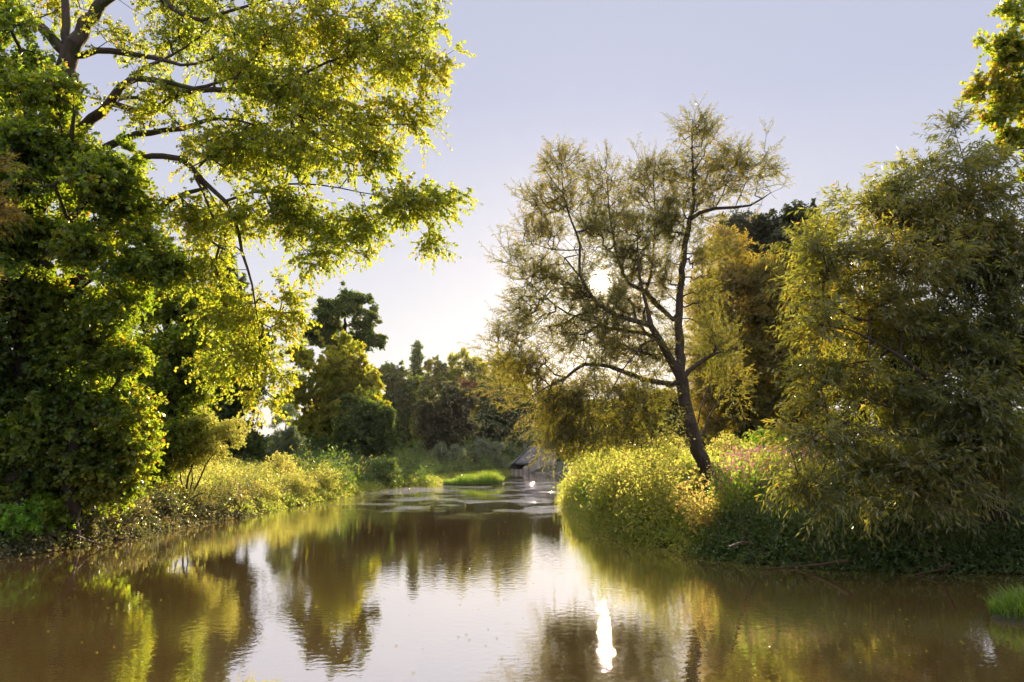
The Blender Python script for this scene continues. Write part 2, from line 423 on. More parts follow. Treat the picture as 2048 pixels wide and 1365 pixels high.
def tree(name, seed, base, trunk, limbs, spec, ntar, leaf, mat, bark, label, cat='tree', group=None, step=.3, geo=.25,
         rtip=.006, rmax=.07, up=0., sides=8, hole=None, twigs=True, expo=.42, ds=1., split=0, sf=.48):
    """trunk / limbs: rows (px, py, depth, radius). leaf: dict(per, n, L, ln, wd, ...)"""
    rng = np.random.default_rng(seed)
    tr = [list(P(a, b_, d)) + [r] for a, b_, d, r in trunk]
    tr[0] = list(tr[0][:2]) + [float(ground(tr[0][0], tr[0][1])[0]) - .15, tr[0][3]]
    root = empty(name, (tr[0][0], tr[0][1], tr[0][2] + .15), label=label, cat=cat, group=group)
    sk = Skel()
    sk.limb(tr, 0, root=True, rng=rng, step=.25)
    for l in limbs: sk.limb([list(P(a, b_, d)) + [r] for a, b_, d, r in l], 1, rng=rng)
    if split: spec = splitup(rng, spec, split, sf)
    tg = clumps(rng, spec, ntar, ds=ds)
    if hole is not None: tg = tg[~hole(tg)]
    sk.grow(rng, tg, step=step, geo=geo, rtip=rtip, rmax=rmax, up=up, expo=expo)
    n = sk.n; pos, par, rad, cont, lvl = sk.pos[:n], sk.par[:n], sk.rad[:n], sk.cont[:n], sk.lvl[:n]
    def sub(mask, sd):
        q = mask & (par >= 0)
        # edge list for a subset: keep arrays whole, blank the parents of the rest
        pp = np.where(q, par, -1); return tubes(pos, pp, rad, cont & q, sd)
    mesh('trunk', *sub(lvl == 0, sides + 4), bark, root, smooth=True)
    parts = []
    if (lvl == 1).any(): parts.append(sub(lvl == 1, sides))
    g = lvl == 5
    parts.append(sub(g & (rad > rtip * 2.2), 5)); 
    if (g & (rad <= rtip * 2.2)).any(): parts.append(sub(g & (rad <= rtip * 2.2), 3))
    # shoots
    cand = np.where(g & (sk.cnt[:n] <= leaf.get('maxcnt', 3)))[0]
    per = leaf['per']; M = int(len(cand) * per)
    pick = cand[rng.integers(0, len(cand), M)]
    tips = np.repeat(np.array(sk.tips, int), leaf.get('tip', 2))
    pick = np.concatenate([pick, tips])
    sp = pos[pick] + rng.normal(0, .02, (len(pick), 3))
    sd = unit(sk.dir[pick] * leaf.get('fwd', .7) + unit(rng.normal(size=(len(pick), 3))) * leaf.get('rand', .8) + V(0, 0, leaf.get('up', .1)))
    L_ = leaf['L'] * rng.uniform(.5, 1.25, len(pick))
    if hole is not None:
        k = ~(hole(sp) | hole(sp + sd * L_[:, None])); sp, sd, L_ = sp[k], sd[k], L_[k]
    v, f, tone, paths = shoots(rng, sp, sd, L_, leaf['n'], leaf['ln'], leaf['wd'], leaf.get('droop', .2), leaf.get('spread', .9),
                               leaf.get('ldroop', .3), leaf.get('shape', .5), leaf.get('upn', .3))
    tone = np.clip(tone + leaf.get('tone', 0), 0, 1)
    if twigs: parts.append(twig_tubes(paths, leaf.get('tw', rtip * .6)))
    mesh('branches', *join(parts), bark, root, smooth=True)
    mesh('crown', v, f, mat, root, attr={'tone': tone})
    print('%-22s nodes %6d leaves %7d  %.1fs' % (name, n, len(f), time.time() - T0))
    return root

SUNR = unit(ray(1200, 565))
CAM = V(0, 0, H)
def sunhole(rad_deg):
    g = np.random.default_rng(9)
    return lambda p: (unit(p - CAM) @ SUNR) > np.cos(np.radians(rad_deg * g.uniform(.45, 1.0, len(p))))

exec_parts = True
# ================================================================ TREES
# --- big poplar, upper left
dP = 20.0
tree('poplar_tree', 11, None,
  [(158, 1000, 20, .36), (152, 700, 20, .33), (146, 420, 20, .30), (139, 220, 20, .27), (134, 140, 20, .26), (152, 90, 20, .22), (172, 52, 20, .19), (196, 18, 20, .17), (225, -40, 20, .14), (262, -120, 20, .10), (300, -220, 20, .06)],
  [[(134, 112, 20, .15), (117, 93, 20, .15), (86, 58, 20.1, .13), (45, 18, 20.3, .10), (5, -20, 20.5, .07), (-60, -60, 21, .04)],
   [(134, 110, 20, .13), (131, 69, 20, .12), (129, 0, 20.2, .10), (122, -80, 20.5, .06)],
   [(140, 118, 20, .10), (193, 102, 19.9, .09), (248, 106, 19.8, .08), (282, 111, 19.7, .07), (327, 120, 19.5, .055), (362, 131, 19.3, .04), (420, 120, 19, .03), (480, 90, 18.8, .02)],
   [(150, 290, 20, .15), (162, 262, 19.8, .14), (182, 238, 19.6, .135), (220, 207, 19.3, .12), (241, 176, 19.1, .105), (255, 160, 19, .085), (300, 160, 18.8, .07), (341, 166, 18.7, .06), (388, 177, 18.5, .05), (440, 165, 18.3, .035), (500, 150, 18, .02)],
   [(250, 168, 19.1, .07), (270, 147, 19.1, .065), (293, 134, 19.2, .055), (327, 120, 19.5, .045), (370, 95, 19.8, .03), (420, 60, 20, .02)],
   [(228, 203, 19.3, .06), (241, 196, 19.4, .055), (275, 196, 19.6, .05), (303, 207, 19.7, .04), (335, 228, 19.8, .03), (370, 260, 20, .02)],
   [(255, 240, 19.3, .05), (320, 215, 19.3, .085), (340, 200, 19.2, .085), (365, 188, 19.1, .08), (399, 181, 19.0, .075), (458, 180, 18.8, .065), (505, 192, 18.6, .055), (530, 197, 18.5, .055), (558, 182, 18.4, .05), (585, 165, 18.3, .045), (620, 141, 18.1, .035), (660, 122, 18, .028), (730, 105, 17.8, .018), (800, 80, 17.6, .01)],
   [(535, 197, 18.5, .04), (570, 212, 18.3, .036), (599, 234, 18.1, .03), (627, 270, 18, .025), (680, 300, 17.8, .018), (740, 330, 17.6, .012)],
   [(600, 232, 18.1, .02), (640, 250, 18, .02), (700, 252, 17.8, .015), (790, 250, 17.5, .01)],
   [(150, 330, 20, .12), (200, 300, 19.7, .11), (240, 282, 19.4, .10), (275, 269, 19.3, .09), (330, 262, 19.2, .07), (365, 258, 19, .065), (390, 250, 18.9, .06), (417, 239, 18.8, .05), (470, 240, 18.6, .03), (540, 260, 18.4, .02)],
   [(150, 400, 20, .13), (220, 345, 19.6, .10), (280, 318, 19.3, .08), (327, 312, 19.1, .075), (362, 317, 19, .07), (382, 334, 18.9, .065), (406, 362, 18.8, .06), (427, 382, 18.7, .058), (451, 403, 18.6, .052), (468, 430, 18.5, .047), (479, 470, 18.4, .042), (484, 505, 18.4, .036), (497, 540, 18.4, .03), (510, 607, 18.4, .02), (520, 680, 18.4, .012)],
   [(150, 560, 20, .13), (230, 490, 19.7, .11), (290, 445, 19.5, .10), (310, 428, 19.4, .09), (337, 403, 19.3, .075), (372, 386, 19.1, .06), (413, 377, 19, .045)],
   [(455, 402, 18.6, .035), (480, 392, 18.5, .035), (503, 384, 18.4, .032), (527, 382, 18.3, .03), (568, 369, 18.1, .024), (640, 370, 17.9, .018), (720, 385, 17.7, .012), (810, 400, 17.5, .008)],
   [(527, 382, 18.3, .02), (545, 420, 18.2, .018), (565, 450, 18.1, .015), (610, 500, 18, .01), (650, 540, 18, .008)],
   [(200, 10, 20, .10), (280, -30, 19.7, .085), (344, 17, 19.5, .07), (372, 35, 19.3, .06), (406, 42, 19.2, .05), (460, 22, 19, .04), (520, 5, 18.8, .03), (600, -10, 18.5, .02), (700, 0, 18.2, .012)],
   [(225, -40, 20, .08), (320, -120, 19.5, .07), (450, -150, 19, .05), (600, -130, 18.5, .03), (740, -80, 18, .015)],
   [(490, 140, 18.3, .025), (560, 60, 18.2, .02), (640, 30, 18, .014), (740, 40, 17.8, .01)]],
  [(230, 60, 20, 70, 60, 1.5, .5), (340, 60, 20, 90, 80, 1.6), (470, 80, 19, 100, 90, 1.6), (600, 60, 18.5, 110, 80, 1.5), (720, 30, 18, 100, 70, 1.3, .85), (820, 40, 17.8, 62, 55, .9, .8),
   (620, 190, 18, 110, 80, 1.3), (760, 130, 17.8, 100, 70, 1.1), (850, 130, 17.6, 50, 50, .7, .9), (790, 220, 17.6, 75, 55, .8), (330, 200, 19, 90, 60, 1.4, .6), (450, 270, 18.8, 110, 80, 1.4), (590, 300, 18, 100, 70, 1.1),
   (720, 320, 17.7, 90, 55, .9, .9), (800, 400, 17.6, 95, 42, .7), (885, 400, 17.5, 45, 28, .4, .8), (868, 470, 17.5, 28, 45, .4, .8), (740, 470, 17.8, 45, 60, .6, .8), (660, 450, 18, 80, 60, .8), (540, 400, 18.4, 90, 70, 1), (420, 420, 18.8, 90, 70, 1.2),
   (630, 520, 18, 55, 50, .6, .8), (590, 590, 18.2, 35, 50, .5, .6), (560, 640, 18.3, 32, 60, .5, .6), (430, 540, 18.8, 70, 60, 1.0, .8), (470, 640, 18.6, 60, 60, .8), (510, 720, 18.4, 50, 60, .7), (515, 790, 18.4, 30, 35, .4, .9), (430, 740, 18.8, 45, 50, .7, .7), (560, 740, 18.4, 24, 40, .4, .7),
   (80, -40, 20.5, 120, 80, 1.5, .5), (400, -80, 19, 160, 80, 1.6, .6), (650, -70, 18, 150, 60, 1.4, .6), (500, 180, 18.5, 80, 60, 1.2), (690, 240, 17.8, 60, 50, 1)],
  2900, dict(per=1.0, n=10, L=.46, ln=.092, wd=.076, shape=.38, spread=.8, ldroop=.55, up=.0, upn=.1, tip=3, droop=.25, maxcnt=3, tone=.0), G['poplar'], BARKM,
  'tall poplar with long mossy limbs and backlit yellow-green leaves over the river', 'poplar tree', rtip=.006, rmax=.032, geo=.12, ds=.75, split=4, sf=.85)

MAPLE = dict(per=1.25, n=12, L=.40, ln=.105, wd=.10, shape=.42, spread=.9, ldroop=.25, up=.05, upn=.55, tip=3, droop=.12, maxcnt=3, tone=-.02)
# --- dense maples, left bank
tree('maple_tree', 21, None,
  [(40, 990, 18.5, .24), (48, 700, 18.5, .2), (60, 450, 18.6, .16), (60, 250, 18.6, .11), (40, 100, 18.6, .06)],
  [[(48, 720, 18.5, .12), (0, 560, 18, .09), (-80, 420, 17.5, .05)], [(52, 600, 18.5, .12), (120, 470, 18, .09), (190, 380, 17.6, .05)],
   [(58, 480, 18.6, .1), (130, 330, 18.2, .07), (150, 230, 17.8, .04)], [(50, 650, 18.5, .1), (180, 560, 18.3, .07), (260, 500, 18.2, .04)],
   [(85, 395, 17.5, .04), (110, 370, 17.3, .035), (150, 325, 17.1, .02)]],
  [(0, 60, 18.6, 60, 60, 1.2, .7), (30, 150, 18.6, 80, 80, 1.4), (100, 210, 18.3, 55, 60, 1), (20, 290, 18.2, 90, 70, 1.3), (120, 300, 18, 70, 60, 1), (190, 360, 17.7, 80, 60, 1), (60, 410, 17.8, 110, 70, 1.3),
   (240, 330, 18.3, 50, 50, 1, .7), (150, 470, 17.8, 110, 55, 1), (260, 450, 17.9, 60, 50, .9), (30, 520, 18.3, 80, 60, 1, .7), (260, 540, 18, 60, 50, .9), (-60, 300, 18, 90, 200, 1.5), (-60, 600, 18, 90, 200, 1.5), (330, 540, 18.1, 60, 30, .7), (230, 620, 18.2, 50, 40, .8)],
  3100, MAPLE, G['maple'], BARKD, 'dense dark maple in front of the poplar trunk, filling the upper left', 'maple tree', geo=.15, ds=1., split=5, sf=.62)
tree('maple_tree', 22, None,
  [(150, 1010, 19.2, .16), (145, 850, 18.2, .13), (140, 720, 18.8, .09), (135, 620, 18.7, .05)],
  [[(148, 890, 18.3, .08), (210, 800, 18.5, .05), (250, 740, 18.3, .03)], [(148, 880, 18.3, .08), (80, 780, 18.5, .05), (30, 720, 18.3, .03)]],
  [(130, 600, 18.8, 55, 50, .8), (100, 660, 18.7, 80, 50, .8), (190, 670, 18.5, 60, 50, .7), (210, 740, 18.4, 60, 50, .7), (80, 760, 18.5, 80, 60, .8), (170, 810, 18.5, 85, 60, .8), (240, 820, 18.5, 50, 55, .7), (50, 850, 18.5, 80, 60, .8), (150, 880, 18.5, 80, 50, .7), (240, 890, 18.7, 50, 40, .6),
   (20, 790, 18.9, 60, 100, .9), (100, 930, 18.8, 80, 45, .7, .7), (-70, 850, 18.7, 80, 120, 1), (190, 950, 18.9, 60, 40, .6, .8), (60, 960, 18.9, 60, 40, .6, .8), (250, 960, 19.2, 50, 35, .6, .6), (130, 985, 19.0, 60, 30, .5, .6), (300, 880, 19.4, 30, 40, .5, .6)],
  2500, dict(MAPLE, tone=.06), G['maple'], BARKD, 'bright lower maple with sunlit leaf tips standing at the water on the left bank', 'maple tree', geo=.15, ds=1., split=5, sf=.62)
tree('hornbeam_tree', 23, None,
  [(345, 940, 27, .2), (340, 800, 27, .17), (335, 650, 27, .12), (330, 550, 27, .06)],
  [[(342, 850, 27, .1), (400, 760, 26.8, .06), (430, 700, 26.6, .03)], [(340, 830, 27, .1), (280, 740, 26.8, .06)]],
  [(330, 540, 27, 60, 35, 1.2), (300, 610, 27, 80, 40, 1.2), (360, 620, 27, 60, 50, 1.2), (330, 700, 26.8, 90, 45, 1.3), (290, 780, 26.5, 90, 50, 1.3), (375, 780, 26.8, 45, 60, 1.1), (320, 860, 26.5, 80, 45, 1.1), (390, 690, 27, 35, 60, 1), (270, 920, 26, 70, 45, 1), (370, 860, 26.8, 40, 35, .8, .7)],
  2000, dict(MAPLE, L=.5, ln=.13, wd=.115, n=9, tone=.02), G['maple'], BARKD, 'layered hornbeam behind the bright maple, left of the dark tree', 'hornbeam tree', geo=.15, ds=.9, split=5, sf=.6)
# willow sprays at the left edge
tree('willow_tree', 24, None,
  [(-75, 1080, 14.5, .11), (-70, 800, 14.5, .08), (-60, 560, 14.4, .05), (-40, 430, 14.3, .03)],
  [[(-55, 480, 14.4, .02), (-20, 420, 14.2, .015), (20, 400, 14.1, .008)], [(-50, 450, 14.4, .02), (-20, 350, 14.2, .012), (5, 320, 14.1, .007)]],
  [(-10, 320, 14.2, 30, 25, .3), (0, 420, 14.2, 32, 35, .3), (-60, 400, 14.3, 40, 60, .5), (-70, 600, 14.4, 40, 90, .5)],
  160, dict(per=1.0, n=12, L=.3, ln=.10, wd=.014, shape=.45, spread=.6, ldroop=.1, up=.3, tip=3, tone=.35), G['willow'], TWIG,
  'orange tinted willow sprays at the left edge before the maple', 'willow tree')

# --- leaning willow with the sun behind
WIL = dict(per=1.9, n=17, L=.62, ln=.105, wd=.021, shape=.42, spread=.6, ldroop=.3, up=.5, upn=.0, tip=1, droop=.12, maxcnt=4, fwd=.8, rand=.6, tone=.02)
tree('willow_tree', 31, None,
  [(1436, 1000, 23, .26), (1421, 962, 23, .215), (1407, 920, 23, .205), (1391, 880, 23, .20), (1380, 845, 23, .20), (1371, 806, 23, .19), (1363, 765, 23, .18), (1361, 720, 23.1, .145), (1358, 670, 23.2, .125), (1358, 628, 23.3, .115), (1361, 570, 23.4, .10), (1368, 507, 23.5, .09), (1379, 442, 23.6, .075), (1387, 404, 23.6, .055), (1385, 318, 23.6, .035), (1385, 240, 23.6, .012)],
  [[(1380, 442, 23.6, .06), (1401, 426, 23.4, .055), (1430, 417, 23.3, .05), (1470, 415, 23.2, .042), (1500, 411, 23.1, .032), (1525, 397, 23, .022), (1541, 386, 23, .01)],
   [(1362, 755, 23, .13), (1339, 714, 22.9, .12), (1318, 679, 22.8, .105), (1301, 652, 22.7, .09), (1294, 617, 22.7, .05), (1280, 560, 22.7, .035), (1275, 480, 22.8, .02)],
   [(1303, 654, 22.7, .075), (1270, 641, 22.6, .07), (1238, 632, 22.5, .062), (1195, 608, 22.4, .05), (1160, 550, 22.3, .042), (1160, 490, 22.3, .035), (1143, 442, 22.3, .028), (1126, 386, 22.3, .02), (1124, 330, 22.4, .01)],
   [(1318, 678, 22.8, .07), (1290, 668, 22.9, .06), (1253, 662, 23, .05), (1212, 655, 23.1, .04), (1175, 640, 23.2, .03), (1136, 628, 23.3, .028), (1088, 593, 23.4, .02), (1053, 559, 23.5, .01)],
   [(1358, 640, 23.3, .085), (1346, 636, 23.4, .085), (1311, 607, 23.5, .08), (1290, 584, 23.6, .072), (1258, 568, 23.7, .055), (1235, 520, 23.8, .04), (1220, 440, 23.9, .025), (1215, 370, 24, .012)],
   [(1295, 588, 23.6, .05), (1305, 520, 23.8, .035), (1310, 430, 23.9, .022), (1305, 350, 24, .01)],
   [(1364, 772, 23, .085), (1346, 769, 22.9, .08), (1287, 758, 22.6, .07), (1250, 745, 22.4, .065), (1219, 733, 22.2, .06), (1170, 727, 22, .052), (1150, 741, 21.9, .045), (1132, 757, 21.8, .035), (1098, 772, 21.7, .025), (1077, 786, 21.6, .015), (1050, 810, 21.6, .008)],
   [(1133, 757, 21.8, .026), (1110, 750, 21.8, .024), (1090, 730, 21.8, .02), (1050, 716, 21.8, .015), (1015, 711, 21.8, .008)],
   [(1170, 490, 22.3, .025), (1165, 500, 22.3, .024), (1105, 500, 22.2, .016), (1067, 488, 22.2, .008)],
   [(1368, 752, 23, .075), (1377, 741, 23, .07), (1408, 720, 23.2, .055), (1432, 707, 23.4, .04), (1453, 702, 23.5, .025), (1480, 680, 23.6, .01)],
   [(1385, 862, 23, .04), (1329, 834, 22.8, .03), (1290, 820, 22.6, .02), (1230, 810, 22.4, .01)], [(1385, 862, 23, .03), (1350, 820, 23, .02), (1310, 790, 22.8, .012)],
   [(1388, 872, 23, .03), (1340, 862, 22.7, .02), (1290, 866, 22.5, .01)],
   [(1400, 885, 23, .035), (1405, 870, 23, .03), (1418, 834, 23.2, .025), (1440, 800, 23.3, .018), (1462, 768, 23.4, .01)], [(1395, 870, 23, .03), (1400, 820, 23.3, .02), (1420, 770, 23.5, .01)],
   [(1310, 665, 22.8, .03), (1275, 705, 22.4, .025), (1245, 740, 22, .018), (1215, 800, 21.7, .01)],
   [(1480, 413, 23.2, .018), (1490, 370, 23.1, .012), (1500, 320, 23, .007)], [(1435, 417, 23.3, .018), (1452, 370, 23.2, .012), (1475, 320, 23.1, .007)]],
  [(1395, 265, 23.6, 38, 45, .5), (1390, 345, 23.6, 52, 55, .7), (1395, 420, 23.6, 45, 45, .7, .8), (1475, 330, 23.1, 45, 42, .6, .9), (1460, 375, 23.2, 45, 35, .5, .8), (1535, 330, 23, 22, 45, .4, .7), (1520, 370, 23, 28, 28, .4, .6),
   (1300, 370, 23.9, 48, 62, .9), (1320, 460, 23.8, 60, 60, 1), (1210, 370, 23.9, 45, 48, .8), (1220, 440, 23.8, 60, 50, 1), (1120, 335, 22.4, 40, 42, .6), (1120, 400, 22.4, 60, 45, .7), (1075, 400, 22.4, 28, 35, .5, .7),
   (1080, 470, 22.3, 55, 38, .7, .9), (1035, 525, 23.5, 35, 28, .5, .7), (1090, 560, 23.4, 65, 50, .8), (1280, 540, 23.4, 50, 50, .8, .8), (1060, 620, 23.2, 55, 35, .7), (1020, 680, 22, 45, 30, .5, .8), (1150, 670, 22.8, 70, 40, .8),
   (1060, 740, 21.8, 65, 45, .7), (1100, 800, 21.7, 65, 50, .8), (1170, 800, 21.9, 80, 50, .9), (1130, 860, 21.7, 60, 40, .6), (1180, 870, 21.8, 70, 40, .7), (1110, 895, 21.6, 35, 20, .4, .6), (1260, 860, 22.2, 60, 40, .8), (1250, 800, 22.3, 70, 40, .8, .8),
   (1310, 860, 22.5, 50, 35, .7, .7), (1240, 690, 22.6, 60, 40, .7, .45), (1430, 690, 23.5, 40, 50, .7, .8), (1450, 760, 23.4, 40, 50, .7, .7), (1330, 560, 23.4, 40, 70, .8, .5), (1400, 600, 23.4, 45, 60, .8, .5), (1160, 560, 22.6, 50, 60, .7, .55), (1010, 720, 21.8, 35, 25, .4, .7), (1250, 520, 23.4, 50, 45, .9, .9), (1190, 470, 23, 50, 45, .8, .9), (1160, 590, 22.8, 45, 45, .8, .8), (1240, 620, 23, 55, 35, .8, .7), (1275, 470, 22.9, 35, 40, .6, .9), (1390, 520, 23.5, 40, 50, .7, .7), (1190, 730, 22, 50, 30, .6, .5), (1350, 440, 23.7, 40, 60, .7, .8), (1300, 710, 23, 50, 40, .9, .9), (1240, 660, 22.8, 50, 35, .8, .9), (1290, 620, 23.3, 45, 40, .8, .8), (1215, 630, 22.6, 45, 30, .7, .9), (1230, 700, 22.5, 45, 30, .7, .7), (1300, 800, 22.8, 55, 35, .8, .9), (1340, 700, 23.4, 30, 50, .7, .6), (1180, 620, 22.6, 40, 30, .6, .8), (1240, 585, 23.2, 30, 30, .6, .9)],
  4700, WIL, G['willow'], BARK, 'leaning willow with thick dark trunk and open feathery crown before the low sun', 'willow tree', rtip=.007, rmax=.045, geo=.12, ds=.8, hole=sunhole(.9), sides=8)

# --- big willow on the right
tree('willow_tree', 32, None,
  [(1985, 1085, 15.8, .32), (1985, 1000, 15.8, .28), (1990, 920, 15.8, .25), (1995, 820, 15.9, .2), (2000, 700, 16, .15), (1985, 560, 16, .1), (1960, 450, 15.8, .05), (1930, 330, 15.6, .02)],
  [[(1990, 900, 15.8, 0.088), (1930, 820, 15.4, 0.066), (1860, 760, 15, 0.050), (1780, 700, 14.7, 0.033), (1700, 660, 14.5, 0.017), (1640, 650, 14.4, 0.008)],
   [(1988, 950, 15.8, 0.077), (1900, 900, 15.2, 0.055), (1800, 870, 14.8, 0.039), (1700, 850, 14.5, 0.022), (1620, 860, 14.4, 0.011)],
   [(1998, 760, 15.9, 0.066), (1930, 660, 15.6, 0.050), (1860, 560, 15.3, 0.033), (1790, 480, 15.1, 0.017), (1730, 410, 15, 0.007)],
   [(1995, 820, 15.9, 0.066), (2060, 720, 15.6, 0.044), (2090, 600, 15.4, 0.028)], [(1990, 600, 16, 0.033), (2040, 520, 15.6, 0.028), (2050, 420, 15.4, 0.011)],
   [(1988, 940, 15.8, 0.066), (2060, 880, 15, 0.044), (2130, 860, 14.6, 0.022)], [(1980, 560, 16, 0.028), (1900, 470, 15.8, 0.019), (1860, 380, 15.6, 0.008)],
   [(1960, 450, 15.8, 0.017), (1930, 330, 15.6, 0.011), (1912, 270, 15.5, 0.006), (1905, 225, 15.5, 0.002)], [(1920, 890, 15.2, 0.033), (1850, 930, 14.7, 0.022), (1800, 990, 14.4, 0.011)]],
  [(1905, 280, 15.5, 14, 45, .25, 1.0), (1870, 340, 15.6, 55, 45, .7, .8), (1950, 340, 15.6, 45, 60, .7, .6), (1810, 340, 15.4, 28, 30, .4, .45), (1880, 430, 15.6, 100, 60, 1), (1760, 420, 15.2, 70, 45, .7, .8), (1690, 420, 15, 30, 35, .4, .5), (1980, 450, 15.7, 70, 70, 1), (1720, 490, 15, 90, 50, .8), (1640, 500, 14.8, 45, 40, .6, .8),
   (1850, 540, 15.4, 110, 60, 1), (1980, 560, 15.6, 90, 70, 1), (1665, 580, 14.7, 62, 55, .8), (1760, 620, 15, 100, 60, .9), (1900, 650, 15.4, 110, 60, 1), (2030, 680, 15.5, 70, 80, 1, .8), (1650, 680, 14.6, 62, 55, .8), (1720, 730, 14.8, 110, 60, .9), (1870, 760, 15.1, 110, 60, 1), (1650, 780, 14.6, 62, 60, .8), (1740, 820, 14.7, 110, 55, .9),
   (1880, 860, 15, 110, 55, .9), (2010, 800, 15.2, 80, 60, .9, .8), (1650, 880, 14.5, 80, 55, .7), (1780, 920, 14.5, 110, 55, .8), (1900, 950, 14.6, 75, 45, .7), (1640, 960, 14.5, 60, 45, .6, .8), (1740, 990, 14.3, 80, 45, .6, .8), (1850, 1000, 14.3, 55, 45, .5, .8), (1990, 890, 14.6, 80, 50, .7), (2090, 900, 14.6, 70, 70, .8), (2110, 600, 15.4, 80, 180, 1), (1950, 520, 15.6, 90, 60, .8), (1880, 480, 15.4, 80, 50, .8), (1960, 400, 15.6, 60, 45, .7), (1990, 720, 15.5, 90, 60, .9), (1940, 800, 15, 90, 60, .8)],
  4700, dict(per=1.5, n=13, L=.66, ln=.155, wd=.034, shape=.42, spread=.6, ldroop=.45, up=.45, upn=.05, tip=1, droop=.28, maxcnt=4, fwd=.8, rand=.65, tone=.03), G['broad'], BARK,
  'broad bushy willow filling the right edge with long narrow leaves hanging over the dark bank', 'willow tree', rtip=.0045, rmax=.025, geo=.12, ds=.65, split=4, sf=.68)
# --- yellow willow behind the leaning one
tree('willow_tree', 47, None,
  [(1500, 930, 48, .22), (1495, 800, 48, .18), (1480, 650, 48, .12), (1465, 520, 48, .05)],
  [[(1495, 820, 48, .12), (1540, 700, 47.5, .08), (1560, 600, 47, .04)], [(1490, 780, 48, .1), (1430, 680, 47.5, .06), (1410, 600, 47, .03)]],
  [(1450, 500, 48, 45, 40, 1.2), (1460, 570, 48, 65, 50, 1.5), (1420, 620, 48, 50, 60, 1.3), (1500, 640, 48, 65, 60, 1.5), (1440, 710, 48, 70, 60, 1.5), (1530, 720, 47.5, 60, 70, 1.5), (1470, 800, 48, 90, 50, 1.6), (1550, 820, 47, 60, 50, 1.3), (1500, 560, 48, 40, 40, 1.1), (1410, 760, 48, 40, 50, 1.3, .8), (1560, 600, 47, 35, 50, 1), (1430, 850, 48, 40, 30, 1.2, .7), (1560, 640, 47, 50, 60, 1.5), (1600, 720, 47, 50, 60, 1.5), (1540, 560, 47, 40, 40, 1.3, .8), (1600, 820, 47, 55, 60, 1.5), (1590, 590, 47, 35, 40, 1.2, .7)],
  4000, dict(per=1.6, n=13, L=.8, ln=.20, wd=.055, shape=.42, spread=.6, ldroop=.25, up=.25, tip=3, tone=.24), G['willow'], BARK, 'golden green willow directly behind the leaning willow trunk', 'willow tree', rtip=.006, rmax=.05, geo=.15)
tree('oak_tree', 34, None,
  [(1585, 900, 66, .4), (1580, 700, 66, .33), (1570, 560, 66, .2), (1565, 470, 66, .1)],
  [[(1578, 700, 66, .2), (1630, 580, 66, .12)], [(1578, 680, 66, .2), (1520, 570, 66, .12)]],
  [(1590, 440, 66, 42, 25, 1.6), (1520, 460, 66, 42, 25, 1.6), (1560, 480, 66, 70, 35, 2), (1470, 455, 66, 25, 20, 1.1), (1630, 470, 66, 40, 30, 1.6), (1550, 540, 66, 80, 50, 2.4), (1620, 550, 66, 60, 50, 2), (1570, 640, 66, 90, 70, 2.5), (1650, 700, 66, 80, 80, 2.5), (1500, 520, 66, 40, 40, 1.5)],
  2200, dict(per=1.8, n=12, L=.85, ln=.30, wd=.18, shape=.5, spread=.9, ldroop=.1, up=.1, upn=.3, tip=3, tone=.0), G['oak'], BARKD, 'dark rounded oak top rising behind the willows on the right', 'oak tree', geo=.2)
# --- overhanging maple, upper right corner, trunk outside the frame
tree('maple_tree', 35, None,
  [(2330, 1120, 17.28, .25), (2310, 800, 17.28, .21), (2290, 500, 17.28, .17), (2270, 250, 17.28, .13), (2250, 50, 17.28, .08)],
  [[(2290, 480, 17.28, .1), (2180, 330, 17.02, .07), (2090, 290, 16.90, .04), (2030, 300, 16.90, .015)], [(2275, 300, 17.28, .09), (2160, 180, 17.02, .06), (2060, 150, 16.90, .03), (1980, 180, 16.90, .012)],
   [(2262, 200, 17.28, .08), (2150, 60, 17.02, .05), (2060, 30, 16.90, .02)], [(2290, 470, 17.28, .06), (2150, 400, 16.90, .03), (2060, 350, 16.77, .012)]],
  [(2040, 20, 16.90, 30, 30, .3, .8), (2085, 70, 17.02, 50, 60, .5), (1995, 85, 16.90, 32, 20, .25), (2030, 110, 16.90, 35, 35, .3), (2010, 145, 16.90, 38, 28, .3), (1985, 185, 16.90, 42, 26, .3), (2035, 200, 16.90, 35, 40, .35), (2000, 235, 16.90, 35, 22, .3), (2035, 265, 16.90, 35, 32, .3), (2010, 295, 16.77, 10, 12, .15, .8), (2045, 345, 16.77, 16, 10, .2, .8),
   (2110, 180, 17.02, 60, 80, .6), (2120, 320, 16.90, 60, 60, .5), (2180, 100, 17.15, 100, 150, 1), (2250, 300, 17.28, 100, 150, 1)],
  1300, dict(per=1.5, n=10, L=.34, ln=.105, wd=.105, shape=.45, spread=.9, ldroop=.3, up=.05, upn=.3, tip=3, droop=.15, tone=.16), G['maple'], BARKD, 'maple foliage turning orange hanging into the top right corner above the willow', 'maple tree', rtip=.004, geo=.15, split=5)

